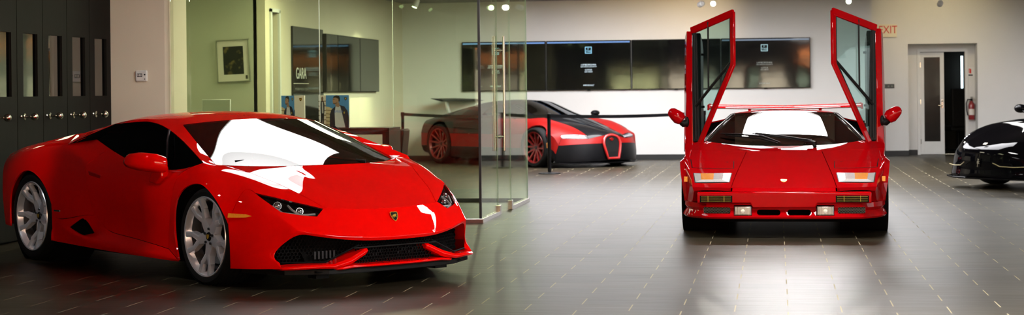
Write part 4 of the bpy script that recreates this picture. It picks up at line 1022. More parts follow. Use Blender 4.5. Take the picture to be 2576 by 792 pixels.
        # window frame as a flat bar of the roof tumblehome plane
        def bar(p, q, w, t, e0=0, e1=0):
            p, q = Vector(p), Vector(q); d = (q - p).normalized(); nn = Vector((.0, .80, .60)).normalized(); sd = d.cross(nn).normalized(); p = p - d * e0; q = q + d * e1
            m.add([p - sd * w - nn * t, p + sd * w - nn * t, p + sd * w + nn * t, p - sd * w + nn * t, q - sd * w - nn * t, q + sd * w - nn * t, q + sd * w + nn * t, q - sd * w + nn * t], [(0, 1, 2, 3), (7, 6, 5, 4), (0, 4, 5, 1), (1, 5, 6, 2), (2, 6, 7, 3), (3, 7, 4, 0)])
        bar(F, K, .030, .012, .02, .012); bar(K, Rr, .028, .014, .012, .012); bar(Rr, Br, .035, .014, .012, .03)
        door = add(m, s, 'door', DRED2, W4, bevel=.006, bseg=2, smooth=35)
        g = MB(); gv = [(.57, .79, .775), (-.16, .472, 1.025), (-.61, .472, 1.03), (-.50, .83, .775)]
        g.add(gv + [(x, y - .004, z - .003) for x, y, z in gv], [(0, 1, 2, 3), (7, 6, 5, 4)] + [(i, (i + 1) % 4, (i + 1) % 4 + 4, i + 4) for i in range(4)])
        add(g, s, 'door_glass', CTINT, door)
        g = MB()
        lp = lambda p, q, t: tuple(a + (b - a) * t for a, b in zip(p, q))
        for p, q, r in (((-.17, .485, 1.012), (.23, .835, .775), .014), ((.06, .70, .873), (-.57, .70, .885), .0085), ((.50, .775, .785), (-.15, .49, 1.015), .011), ((-.17, .485, 1.018), (-.60, .485, 1.022), .010), ((-.60, .49, 1.022), (-.50, .80, .80), .013), ((.53, .825, .778), (-.48, .835, .778), .016)):
            g.tube([p, q], r, 6)
        add(g, s, 'window_seal', BLK, door)
        g = MB(); g.prism([(.56, .775), (-.48, .785), (-.44, .45), (-.38, .28), (.55, .28)], .775, .862, 'y'); add(g, s, 'inner_trim', BLK, door, bevel=.012)
        g = MB(); g.tube([(-.28, .745, .70), (-.28, .775, .70)], .011, 8); g.tube([(.22, .745, .70), (.22, .775, .70)], .011, 8); add(g, s, 'door_catch', BLK, door)
        # mirror on the raised door: bellows arm and red shell (placed in the raised pose)
        a = MB(); a.ball((.675, s * .905, .975), .04, 12, 8, (.7, .5, 1.25)); a.tube([(.68, s * .915, .965), (.695, s * .94, .955), (.71, s * .965, .975)], [.034, .030, .024], 10)
        for q in (.2, .5, .8): a.tube([(.683, s * (.915 + .05 * q - .003), .962 + .006 * q), (.685, s * (.915 + .05 * q + .003), .963 + .006 * q)], .036 - .008 * q, 10)
        a.build('mirror_bellows', BLK, door, smooth=45)
        rings = []; n = 16
        for t, ry, rx in ((0, .020, .016), (.06, .050, .04), (.3, .064, .05), (.6, .056, .05), (.85, .044, .04), (.96, .028, .026), (1, .010, .01)):
            cx_, cy2, cz = .72, .945 + .125 * t, .985 + .105 * t
            ux, uz = -.64, .77
            rings.append([(cx_ + rx * sin(w_), s * (cy2 + ux * ry * cos(w_)), cz + uz * ry * cos(w_)) for w_ in [2 * pi * i / n for i in range(n)]])
        vs = [p for r in rings for p in r]; fs = [(j * n + i, j * n + (i + 1) % n, (j + 1) * n + (i + 1) % n, (j + 1) * n + i) for j in range(len(rings) - 1) for i in range(n)] + [tuple(range(n)), tuple(range(len(vs) - n, len(vs)))]
        MB().add(vs, fs).build('mirror_shell', DRED2, door, smooth=50)
    m = MB(); m.prism([(.30, .105), (.10, .105), (.06, .165), (.32, .165)], 2.04, 2.10, 'x'); 
wedge()
# ---------------------------------------------------------------- black and red hypercar by the back wall
B5 = root('sports_car', (-4.348133, 31.356388, 0), .815428 - pi / 2, 'black and red two-tone hypercar with red wheels and raised rear wing behind the rope barrier', 'car')
def cyl_cut(cage_o, specs):
    """cut wheel arches (x, z, r, y inner) out of a closed car body"""
    m = MB()
    for x, z, r, y0 in specs:
        for s in (-1, 1): m.lathe([(r, y0 * s), (r, 1.3 * s)], 'y', 40, Matrix.Translation((x, 0, z)))
    cu = m.build('cutter', VOID)
    return cu
def hyper():
    c = Cage()
    N = [(2.17, 0, .54), (2.165, .18, .53), (2.09, .40, .475), (1.98, .62, .475), (1.865, .80, .49)]
    M1 = [(2.215, 0, .40), (2.21, .18, .40), (2.15, .42, .40), (2.04, .65, .39), (1.86, .86, .37)]
    M2 = [(2.235, 0, .24), (2.23, .18, .24), (2.17, .45, .24), (2.06, .69, .24), (1.84, .905, .23)]
    M3 = [(2.225, 0, .11), (2.22, .18, .11), (2.18, .45, .10), (2.07, .70, .095), (1.82, .915, .09)]
    U = [(2.09, 0, .605), (2.08, .18, .592), (2.055, .40, .530), (1.94, .61, .565), (1.835, .79, .548)]
    H1 = [(1.75, 0, .700), (1.75, .18, .690), (1.75, .36, .652), (1.73, .62, .668), (1.68, .83, .635)]
    H2 = [(1.40, 0, .775), (1.40, .18, .768), (1.40, .42, .745), (1.38, .68, .790), (1.36, .88, .755)]
    H3 = [(1.03, 0, .850), (1.02, .20, .846), (.96, .45, .832), (.98, .72, .812), (1.0, .90, .775)]
    A = [(.66, 0, .985), (.64, .22, .978), (.57, .52, .935)]
    WT = [(.28, 0, 1.118), (.26, .25, 1.110), (.18, .50, 1.062)]
    R1 = [(-.30, 0, 1.150), (-.30, .25, 1.142), (-.30, .52, 1.085)]
    R2 = [(-.90, 0, 1.105), (-.90, .25, 1.095), (-.90, .50, 1.035)]
    R3 = [(-1.50, 0, .985), (-1.50, .25, .980), (-1.50, .50, .945)]
    T = [(-2.08, 0, .845), (-2.08, .25, .845), (-2.06, .50, .835)]
    bl = {'H3': (.98, .72, .812), 'A': (.60, .775, .815), 'W': (.20, .80, .822), 'R1': (-.35, .81, .835), 'R2': (-.90, .80, .870), 'R3': (-1.48, .82, .865), 'T': (-2.02, .78, .770)}
    sh = {'H2': (1.36, .88, .755), 'H3': (1.0, .90, .775), 'A': (.60, .905, .745), 'W': (.20, .91, .74), 'R1': (-.35, .925, .75), 'R2': (-.90, .955, .79), 'R3': (-1.45, .965, .80), 'T': (-1.98, .88, .70)}
    c.grid('nose', [N, M1]); c.grid('lower_bumper', [M1, M2, M3])
    c.face('bonnet', N[0], N[1], U[1], U[0]); c.face('bonnet', N[1], N[2], U[2], U[1]); c.face('headlamp', N[2], N[3], U[3], U[2]); c.face('headlamp', N[3], N[4], U[4], U[3])
    for a, b in ((U, H1), (H1, H2), (H2, H3)):
        c.grid('bonnet', [a[:3], b[:3]]); c.grid('front_wing', [a[2:], b[2:]])
    c.grid('windscreen', [H3[:3], A, WT]); c.grid('roof', [WT, R1, R2]); c.grid('engine_cover', [R2, R3, T])
    c.face('pillar', H3[2], H3[3], bl['A'], A[2]); 
    c.face('side_window', A[2], bl['A'], bl['W'], WT[2]); c.face('side_window', WT[2], bl['W'], bl['R1'], R1[2])
    c.face('roof', R1[2], bl['R1'], bl['R2'], R2[2]); c.face('engine_cover', R2[2], bl['R2'], bl['R3'], R3[2]); c.face('engine_cover', R3[2], bl['R3'], bl['T'], T[2])
    k = ['H3', 'A', 'W', 'R1', 'R2', 'R3', 'T']
    for a, b in zip(k, k[1:]): c.face('upper_side' if a not in ('H3', 'A') else 'front_wing', bl[a], sh[a], sh[b], bl[b])
    # flanks: columns from nose corner to tail
    top = [N[4], U[4], H1[4], H2[4], *[sh[q] for q in k]]
    xs_ = [1.865, 1.80, 1.66, 1.36, 1.0, .60, .20, -.35, -.90, -1.45, -1.98]
    midy = [.875, .92, .955, .985, .965, .945, .94, .955, .995, 1.0, .92]; lowy = [.905, .935, .96, .985, .97, .955, .95, .96, .995, 1.0, .92]; boty = [.915, .93, .95, .96, .955, .95, .945, .95, .965, .96, .86]
    r1 = [M1[4]] + [(x, y, .56 if i < 4 else .55) for i, (x, y) in enumerate(zip(xs_, midy))][1:]
    r2 = [M2[4]] + [(x, y, .32) for x, y in zip(xs_, lowy)][1:]
    r3 = [M3[4]] + [(x, y, .12 if i < 10 else .2) for i, (x, y) in enumerate(zip(xs_, boty))][1:]
    for i in range(10):
        rear = i >= 6
        c.face('upper_side' if rear else 'front_wing', top[i], r1[i], r1[i + 1], top[i + 1])
        c.face('lower_side', r1[i], r2[i], r2[i + 1], r1[i + 1]); c.face('sill', r2[i], r3[i], r3[i + 1], r2[i + 1])
    # tail
    tl = [T[0], T[1], T[2], bl['T'], sh['T']]; t1 = [(-2.20, 0, .56), (-2.20, .25, .56), (-2.17, .50, .56), (-2.10, .76, .56), r1[10]]; t2 = [(-2.20, 0, .34), (-2.20, .25, .34), (-2.17, .50, .34), (-2.10, .76, .33), r2[10]]; t3 = [(-2.12, 0, .2), (-2.12, .25, .2), (-2.1, .50, .2), (-2.05, .74, .2), r3[10]]
    c.grid('rear_panel', [tl, t1, t2, t3])
    bot = [(p[0], 0, p[2]) for p in r3]
    bot[0] = M3[0]
    c.face('floor_pan', M3[0], M3[1], M3[2], M3[3], M3[4], r3[1], (1.80, 0, .12))
    for i in range(1, 10): c.face('floor_pan', r3[i], r3[i + 1], (xs_[i + 1], 0, r3[i + 1][2]), (xs_[i], 0, r3[i][2]))
    c.face('floor_pan', r3[10], t3[3], t3[2], t3[1], t3[0], (xs_[10], 0, .2))
    c.crease(N, .5); c.crease([U[2], H1[2], H2[2], H3[2]], .6)
    cu = cyl_cut(None, [(1.355, .335, .365, .62), (-1.355, .36, .40, .58)])
    def cut(o):
        md = o.modifiers.new('b', 'BOOLEAN'); md.object = cu; md.operation = 'DIFFERENCE'; md.solver = 'EXACT'; md.material_mode = 'INDEX'
    # faces left by the cutter take index 0 -> tag 0 must be the lining
    c.tags.insert(0, 'lining'); c.t = [t + 1 for t in c.t]
    spec = {'lining': ('wheel_arch_liner', VOID, 1, None), 'nose': ('front_bumper', SRED, 0, None), 'lower_bumper': ('lower_bumper', SBLK, 0, None), 'bonnet': ('bonnet', BLKP, 0, None), 'headlamp': ('headlamp', HTINT, 1, None), 'front_wing': ('front_wing', SRED, 1, None), 'windscreen': ('windscreen', GTINT, 0, None), 'roof': ('roof', BLKP, 0, None), 'engine_cover': ('engine_cover', BLKP, 0, None), 'pillar': ('windscreen_pillar', BLKP, 1, None), 'side_window': ('side_window', GTINT, 1, None), 'upper_side': ('upper_flank', BLKP, 1, None), 'lower_side': ('lower_flank', SRED, 1, None), 'sill': ('sill', SBLK, 1, None), 'rear_panel': ('rear_panel', SBLK, 0, None), 'floor_pan': ('floor_pan', VOID, 0, None)}
    P = c.build(B5, spec, 2, gap=.002, tagcrease=.7, cut=cut)
    bpy.data.objects.remove(cu, do_unlink=True)
    # horseshoe grille
    pts = []
    for y, z in ((.118, .150), (.150, .26), (.178, .36), (.180, .42), (.160, .475), (.115, .515), (.055, .532), (0, .536)): pts.append((y, z))
    pts = pts + [(-y, z) for y, z in pts[::-1][1:]]
    gx = lambda z: 2.268 - max(0, z - .2) * .18
    m = MB(); path = [(gx(z), y, z) for y, z in pts]; m.tube(path + [path[0], path[1]], .022, 8, cap=False); ring = m.build('horseshoe_grille', mat('red_grille_ring', (.5, .012, .012), .3, 0, 1., .05, var=.03), B5, smooth=60)
    m = MB(); vs = [(gx(z) - .004, y * .97, z) for y, z in pts] + [(gx(z) - .10, y * .97, z) for y, z in pts]; n = len(pts)
    m.add(vs, [tuple(range(n))] + [(i, (i + 1) % n, (i + 1) % n + n, i + n) for i in range(n)]); m.build('grille_mesh', BLK, ring)
    m = MB(); m.lathe([(.002, .008), (.036, .006), (.042, 0), (.042, -.01)], 'x', 24, Matrix.Translation((gx(.46) + .004, 0, .465)) @ Matrix.Diagonal((1, 1, .6, 1))); m.build('oval_badge', SRED, ring, smooth=40)
    m = MB(); m.prism([(2.225, .0), (1.70, .0), (1.40, .0), (1.40, .02), (1.70, .02), (2.225, .02)], -.004, .004, 'y')
    m = MB(); m.tube([(2.10, 0, .612), (1.75, 0, .708), (1.40, 0, .782), (1.05, 0, .852)], .006, 6); m.build('bonnet_rib', BLKP, P['bonnet'][0], smooth=40)
    for s in (-1, 1):
        # bumper side intake, headlamp internals, mirror
        Hh = P['headlamp'][0 if s > 0 else 1]
        m = MB(); m.add([(2.06, s * .42, .47), (1.86, s * .79, .485), (1.80, s * .77, .535), (1.99, s * .42, .505)], [(0, 1, 2, 3)]); m.build('headlamp_bowl', ALU, Hh, thick=.03)
        for x, y, z in ((1.97, .52, .505), (1.905, .63, .512), (1.85, .72, .512)): MB().ball((x, s * y, z), .026, 14, 10).build('projector_lens', REFL, Hh, smooth=60)
        m = MB(); m.ball((.66, s * 1.0, .885), .09, 16, 10, (.8, 1.0, .55)); m.tube([(.70, s * .84, .82), (.68, s * .96, .87)], .018, 8); m.build('door_mirror', SBLK, B5, smooth=60)
        m = MB(); m.box(1.64, 1.71, s * .952 - .012, s * .952 + .012, .33, .42); m.build('side_marker', AMB, B5, bevel=.008)
        wheel(B5, 1.355, s, .985, .335, .335, .262, .265, 'v', WRED, .2, dish=.05)
        wheel(B5, -1.355, s, .995, .355, .355, .272, .36, 'v', WRED, .1, dish=.07)
        # raised wing strut
        m = MB(); m.tube([(-1.88, s * .34, .86), (-1.98, s * .34, 1.10)], [.03, .024], 8, flat=1.6); m.build('wing_strut', ALU, B5, smooth=40)
    m = MB(); pr = [(-1.82, 1.118), (-1.92, 1.148), (-2.08, 1.160), (-2.25, 1.168), (-2.25, 1.160), (-2.05, 1.128), (-1.90, 1.108)]
    m.prism(pr, -.50, .50, 'y'); m.build('rear_wing', SBLK, B5, bevel=.004, smooth=40)
    mb = MB().box(-.8, .9, -.70, .70, .25, .60); mb.build('cabin_tub', VOID, B5)
    MB().prism([(.35, .60), (.40, .78), (.95, .80), (.95, .60)], -.66, .66, 'y').build('dashboard', DASH, B5, bevel=.03)
    for y in (-.34, .34): seat('seat', B5, -.25, y, .16, LEATH, .6)
    MB().prism([(2.20, .30), (2.13, .60), (1.90, .88), (1.70, .90), (1.70, -.90), (1.90, -.88), (2.13, -.60), (2.20, -.30)], .065, .085, 'z').build('front_splitter', SBLK, B5, bevel=.004)
hyper()

# ---------------------------------------------------------------- black sports car at the right edge
F6 = root('sports_car', (4.39, 24.40, 0), radians(-51) - pi / 2, 'glossy black low sports car parked half out of view at the right edge', 'car')
def berlinetta():
    c = Cage()
    N = [(2.43, 0, .50), (2.415, .20, .50), (2.35, .42, .50), (2.22, .65, .49), (1.99, .84, .47)]
    M1 = [(2.455, 0, .38), (2.44, .20, .38), (2.375, .42, .38), (2.25, .66, .37), (2.0, .88, .34)]
    M2 = [(2.44, 0, .25), (2.43, .20, .25), (2.36, .43, .25), (2.24, .68, .25), (2.0, .91, .24)]
    M3 = [(2.45, 0, .155), (2.44, .20, .155), (2.38, .43, .15), (2.26, .69, .15), (2.02, .93, .15)]
    U = [(2.30, 0, .565), (2.285, .20, .57), (2.22, .42, .59), (2.10, .62, .60), (1.93, .80, .575)]
    H1 = [(1.95, 0, .665), (1.94, .20, .675), (1.90, .42, .705), (1.85, .64, .725), (1.78, .83, .675)]
    H2 = [(1.55, 0, .745), (1.55, .20, .755), (1.53, .42, .785), (1.50, .66, .830), (1.48, .86, .775)]
    H3 = [(1.05, 0, .845), (1.04, .22, .845), (.98, .46, .845), (1.05, .70, .850), (1.08, .90, .790)]
    A = [(.60, 0, 1.00), (.58, .24, .995), (.52, .54, .955)]
    WT = [(.15, 0, 1.165), (.13, .26, 1.158), (.06, .52, 1.11)]
    R1 = [(-.35, 0, 1.205), (-.35, .26, 1.195), (-.35, .54, 1.14)]; R2 = [(-.95, 0, 1.12), (-.95, .26, 1.11), (-.95, .52, 1.06)]; R3 = [(-1.5, 0, .98), (-1.5, .26, .975), (-1.5, .5, .955)]; T = [(-2.0, 0, .93), (-2.0, .26, .93), (-1.98, .5, .92)]
    k = ['H3', 'A', 'W', 'R1', 'R2', 'R3', 'T']
    bl = dict(zip(k, [(1.05, .70, .85), (.6, .79, .845), (.15, .81, .85), (-.35, .82, .86), (-.95, .80, .90), (-1.5, .80, .92), (-1.95, .76, .88)])); sh = dict(zip(k, [(1.08, .90, .79), (.6, .915, .74), (.15, .91, .72), (-.35, .93, .75), (-.95, .955, .80), (-1.45, .965, .82), (-1.92, .86, .76)]))
    c.grid('front_bumper', [N, M1, M2, M3]); c.grid('bonnet', [N[:3], U[:3], H1[:3], H2[:3], H3[:3]])
    c.face('front_bumper', N[2], N[3], U[3], U[2]); c.face('front_bumper', N[3], N[4], U[4], U[3])
    c.face('front_wing', U[2], U[3], H1[3], H1[2]); c.face('headlamp', U[3], U[4], H1[4], H1[3]); c.grid('front_wing', [H1[2:], H2[2:], H3[2:]])
    c.grid('windscreen', [H3[:3], A, WT]); c.grid('roof', [WT, R1, R2]); c.grid('engine_cover', [R2, R3, T])
    c.face('roof', H3[2], H3[3], bl['A'], A[2]); c.face('side_window', A[2], bl['A'], bl['W'], WT[2]); c.face('side_window', WT[2], bl['W'], bl['R1'], R1[2]); c.face('roof', R1[2], bl['R1'], bl['R2'], R2[2]); c.face('engine_cover', R2[2], bl['R2'], bl['R3'], R3[2]); c.face('engine_cover', R3[2], bl['R3'], bl['T'], T[2])
    for a, b in zip(k, k[1:]): c.face('flank', bl[a], sh[a], sh[b], bl[b])
    top = [N[4], U[4], H1[4], H2[4], *[sh[q] for q in k]]; xs_ = [2., 1.92, 1.76, 1.46, 1.06, .6, .15, -.35, -.95, -1.45, -1.92]
    my = [.88, .91, .94, .96, .95, .92, .91, .93, .965, .97, .88]; ly = [.91, .93, .95, .96, .955, .935, .93, .94, .965, .965, .88]; by = [.93, .93, .94, .94, .94, .93, .93, .93, .94, .93, .84]
    r1 = [M1[4]] + [(x, y, .54) for x, y in zip(xs_, my)][1:]; r2 = [M2[4]] + [(x, y, .30) for x, y in zip(xs_, ly)][1:]; r3 = [M3[4]] + [(x, y, .15) for x, y in zip(xs_, by)][1:]
    c.grid('flank', [top, r1, r2, r3])
    tl = [T[0], T[1], T[2], bl['T'], sh['T']]; t1 = [(-2.12, 0, .58), (-2.12, .26, .58), (-2.1, .5, .58), (-2.02, .74, .57), r1[10]]; t2 = [(-2.12, 0, .34), (-2.12, .26, .34), (-2.1, .5, .34), (-2.02, .74, .33), r2[10]]; t3 = [(-2.05, 0, .2), (-2.05, .26, .2), (-2.02, .5, .2), (-1.97, .74, .2), r3[10]]
    c.grid('rear_panel', [tl, t1, t2, t3])
    c.face('floor_pan', *M3, r3[1], (xs_[1], 0, .15))
    for i in range(1, 10): c.face('floor_pan', r3[i], r3[i + 1], (xs_[i + 1], 0, .15), (xs_[i], 0, .15))
    c.face('floor_pan', r3[10], t3[3], t3[2], t3[1], t3[0], (xs_[10], 0, .15))
    c.crease([H1[2], H2[2]], .4); c.crease([H1[3], H2[3]], .4)
    c.tags.insert(0, 'lining'); c.t = [t + 1 for t in c.t]
    cu = cyl_cut(None, [(1.32, .34, .37, .58), (-1.33, .35, .39, .58)])
    def cut(o):
        md = o.modifiers.new('b', 'BOOLEAN'); md.object = cu; md.operation = 'DIFFERENCE'; md.solver = 'EXACT'; md.material_mode = 'INDEX'
    spec = {t: (t, FBLK, 1 if t in ('front_wing', 'flank') else 0, None) for t in c.tags}
    spec.update({'lining': ('wheel_arch_liner', VOID, 1, None), 'headlamp': ('headlamp', HTINT, 1, None), 'windscreen': ('windscreen', GTINT, 0, None), 'side_window': ('side_window', DTINT, 1, None), 'floor_pan': ('floor_pan', VOID, 0, None)})
    P = c.build(F6, spec, 2, gap=.002, tagcrease=.5, cut=cut); bpy.data.objects.remove(cu, do_unlink=True)
    fb = P['front_bumper'][0]
    for s in (-1, 1):
        hh = P['headlamp'][0 if s > 0 else 1]
        m = MB(); m.add([(2.08, s * .63, .565), (1.92, s * .785, .545), (1.78, s * .81, .635), (1.86, s * .66, .675)], [(0, 1, 2, 3)]); m.build('headlamp_bowl', DALU, hh, thick=.03)
        for x, y, z in ((2.02, .67, .59), (1.96, .72, .605), (1.90, .745, .625), (1.85, .75, .65)): MB().ball((x, s * y, z), .017, 12, 8).build('led_lens', REFL, hh, smooth=60)
        wheel(F6, 1.32, s, .945, .335, .335, .26, .235, 'five', DALU, .1, dish=.04); wheel(F6, -1.33, s, .955, .345, .345, .26, .295, 'five', DALU, .3, dish=.05)
        # grille opening and bright winglet strip
        m = MB(); m.prism([(.06, .335), (.30, .345), (.62, .335), (.64, .235), (.30, .215), (.06, .225)], 2.32, 2.325, 'x'); 
        m = MB(); m.tube([(2.462, s * .24, .335), (2.435, s * .33, .295), (2.37, s * .50, .287), (2.26, s * .70, .297)], .006, 6); m.build('grille_strip', mat('dull_gold_strip', (.30, .25, .12), .3, .8, var=.05), fb, smooth=40)
        m = MB(); m.ball((.62, s * 1.04, .98), .10, 14, 10, (.7, 1, .6)); m.tube([(.66, s * .84, .88), (.64, s * 1.0, .96)], .018, 8); m.build('door_mirror', FBLK, F6, smooth=60)
    # prancing figure on the grille and yellow shield on the bonnet
    pl = [(-.25, -.9), (-.1, -.35), (-.25, -.1), (-.2, .25), (.0, .45), (-.02, .75), (.12, .95), (.22, .75), (.4, .70), (.35, .55), (.2, .5), (.22, .3), (.5, .35), (.45, .2), (.25, .1), (.3, -.05), (.5, -.15), (.4, -.25), (.15, -.2), (.05, -.4), (.12, -.9), (-.02, -.9), (-.05, -.55), (-.15, -.9)]
    m = MB(); m.prism([(a * .06, b * .06) for a, b in pl], -.004, .004, 'z'); q = MB(); q.add(m.v, m.f, Matrix.Translation((2.468, 0, .335)) @ Matrix.Rotation(pi / 2, 4, 'Z') @ Matrix.Rotation(pi / 2, 4, 'X')); q.build('grille_figure', CHR, fb)
    m = MB(); m.box(-.02, .02, -.027, .027, 0, .004, Matrix.Translation((2.335, 0, .565)) @ Matrix.Rotation(radians(30), 4, 'Y')); m.build('bonnet_shield', mat('yellow_enamel', (.85, .55, .02), .3, 0, 1., var=.03), P['bonnet'][0], bevel=.001)
    MB().prism([(2.44, .25), (2.36, .55), (2.12, .90), (1.95, .93), (1.95, -.93), (2.12, -.90), (2.36, -.55), (2.44, -.25)], .125, .15, 'z').build('front_splitter', FBLK, F6, bevel=.006)
    MB().box(-.8, .95, -.72, .72, .25, .60).build('cabin_tub', VOID, F6)
    MB().prism([(.35, .60), (.40, .78), (.95, .80), (.95, .60)], -.68, .68, 'y').build('dashboard', DASH, F6, bevel=.03)
    for y in (-.36, .36): seat('seat', F6, -.1, y, .24, LEATH, .4)
berlinetta()
# ---------------------------------------------------------------- glass office
def pane(name, x0, x1, y0, y1, z0=.035, z1=2.95):
    o = MB().box(x0, x1, y0, y1, z0, z1).build(name, OGLS); return tag(o, kind='structure')
gz = .006
pane('window_30', -5.985, -4.460, 17.2 - gz, 17.2 + gz); pane('window_31', -4.455, -2.872, 17.2 - gz, 17.2 + gz)
pane('window_32', -8.6, -6.9, 20.5 - gz, 20.5 + gz); pane('window_33', -6.895, -4.432, 20.5 - gz, 20.5 + gz); pane('window_34', -4.427, -2.872, 20.5 - gz, 20.5 + gz)
pane('window_35', -2.866, -2.854, 17.2 - gz, 18.29); pane('window_36', -2.866, -2.854, 19.21, 20.5 + gz)
pane('door_2', -2.866, -2.854, 18.30, 19.20, .012)
struct(MB().box(-2.872, -2.848, 17.185, 17.197, .04, 2.95), 'trim_1', BASEB)
ch = MB().box(-5.985, -2.83, 17.175, 17.225, 0, .045).box(-2.885, -2.835, 17.225, 18.30, 0, .045); struct(ch, 'trim_2', STEEL, bevel=.004)
struct(MB().box(-2.885, -2.835, 19.2, 20.52, 0, .045), 'trim_3', STEEL, bevel=.004)
struct(MB().box(-8.6, -2.89, 20.48, 20.52, 0, .045), 'trim_4', BASEB, bevel=.003)
for n_, y in ((5, 18.33), (6, 19.17)):
    struct(MB().box(-2.885, -2.835, y - .045, y + .045, .005, .105), 'trim_%d' % n_, STEEL, bevel=.005)
for n_, xx, yy in ((7, -4.4575, 17.2), (8, -4.4295, 20.5)): struct(MB().box(xx - .003, xx + .003, yy - .007, yy + .007, .04, 2.95), 'trim_%d' % n_, mat('clear_silicone_%d' % n_, (.55, .62, .52), .3, var=.05))
for n_, yy in ((9, 18.295), (10, 19.205)): struct(MB().box(-2.864, -2.856, yy - .0015, yy + .0015, .04, 2.95), 'trim_%d' % n_, mat('glass_edge_%d' % n_, (.42, .55, .46), .3, var=.05))
struct(MB().box(-2.866, -2.854, 20.507, 20.512, .04, 2.95), 'trim_11', mat('glass_edge_green', (.40, .54, .45), .3, var=.05))
hd = root('pull_handle', (-2.86, 18.45, .66), 0, 'tall brushed steel pull handle bolted through the glass door', 'door handle')
for s in (-1, 1):
    MB().cyl(.014, 0, 1.20, 'z', 16, Matrix.Translation((s * .052, 0, 0))).build('grip_bar', STEEL, hd, bevel=.003, smooth=40)
for z in (.15, 1.05):
    MB().cyl(.011, -.05, .05, 'x', 14, Matrix.Translation((0, 0, z))).cyl(.02, -.014, .014, 'x', 14, Matrix.Translation((0, 0, z))).build('standoff', STEEL, hd, smooth=40)

# ---------------------------------------------------------------- folding panels on the left
for k in range(6):
    y0 = 14.41 + .563 * (k - 0) + .0; 
    y1 = y0 + .553
    if k == 5: break
    p = root('panel_door', (XL - .03, (y0 + y1) / 2, 0), 0, 'tall charcoal panel door with a narrow window and ball knob, ' + ['cut off by the left edge of the photo', 'second from the left edge of the photo', 'middle one of the five', 'second from the cream wall', 'touching the cream wall'][k], 'door', 'charcoal panel doors along the left wall')
    h = (y1 - y0) / 2; m = MB(); w0, w1, z0, z1 = -.150, .165, 1.28, 1.845
    m.box(-.025, .03, -h, w0, .02, 2.93).box(-.025, .03, w1, h, .02, 2.93).box(-.025, .03, w0, w1, .02, z0).box(-.025, .03, w0, w1, z1, 2.93)
    b = m.build('leaf', LOCK, p)
    MB().box(-.012, .006, w0, w1, z0, z1).build('window_pane', LGLS, p)
    m = MB(); yk = -.13; m.lathe([(.028, .03), (.03, .034), (.014, .040), (.010, .085), (.020, .093), (.031, .108), (.034, .122), (.030, .140), (.016, .152), (.003, .155)], 'x', 24, Matrix.Translation((0, yk, 1.10))); m.build('knob', NICK, p, smooth=40)
    m = MB(); m.lathe([(.012, .03), (.014, .036), (.008, .044), (.002, .045)], 'x', 16, Matrix.Translation((0, -h + .065, 1.105))); m.build('lock', NICK, p, smooth=40)

# ---------------------------------------------------------------- thermostat and picture
t = root('thermostat', (-6.30, 17.234, 1.475), 0, 'white square thermostat with a small display on the cream wall', 'thermostat')
MB().box(-.062, .062, -.028, 0, -.056, .056).build('case', WHT, t, bevel=.012, bseg=3, smooth=40)
MB().box(-.042, .012, -.030, -.026, -.012, .024).build('display', SCRN, t, bevel=.002)
for k in range(3): MB().box(-.036 + k * .016, -.028 + k * .016, -.0312, -.0295, -.004, .018).build('display_digit', WHT, t)
for z, r in ((.012, .007), (-.032, .004)): MB().lathe([(.001, -.033), (r, -.032), (r + .002, -.027)], 'y', 12, Matrix.Translation((.038, 0, z))).build('button', BLK, t)
pf = root('framed_picture', (-7.38, 23.79, 1.74), 0, 'framed dark photograph with wide mount hanging slightly crooked behind glass', 'picture'); pf.rotation_euler = (0, radians(-2.3), 0)
m = MB(); W_, H_ = .233, .293
for a, b, c_, d in ((-W_, W_, H_ - .016, H_), (-W_, W_, -H_, -H_ + .016), (-W_, -W_ + .016, -H_, H_), (W_ - .016, W_, -H_, H_)): m.box(a, b, -.028, 0, c_, d)
m.build('frame', mat('silver_frame', (.42, .42, .36), .3, .7, var=.05), pf, bevel=.003)
MB().box(-W_ + .01, W_ - .01, -.016, -.004, -H_ + .01, H_ - .01).build('mount', PAPER, pf)
mm = bpy.data.materials.new('dark_photograph'); mm.use_nodes = True; nt_ = mm.node_tree; bb = nt_.nodes['Principled BSDF']; bb.inputs['Roughness'].default_value = .3
tc_ = nt_.nodes.new('ShaderNodeTexCoord'); nz_ = nt_.nodes.new('ShaderNodeTexNoise'); nz_.inputs['Scale'].default_value = 9; rp_ = nt_.nodes.new('ShaderNodeValToRGB')
rp_.color_ramp.elements[0].position = .55; rp_.color_ramp.elements[0].color = (.006, .006, .006, 1); rp_.color_ramp.elements[1].position = .72; rp_.color_ramp.elements[1].color = (.28, .20, .06, 1)
nt_.links.new(tc_.outputs['Object'], nz_.inputs['Vector']); nt_.links.new(nz_.outputs['Fac'], rp_.inputs[0]); nt_.links.new(rp_.outputs[0], bb.inputs['Base Color'])
MB().box(-.14, .145, -.018, -.010, -.185, .20).build('print', mm, pf)
MB().box(.165, .195, -.018, -.010, -.255, -.205).build('stamp', mat('stamp_ink', (.06, .05, .03), .6, var=.5, vscale=60), pf)

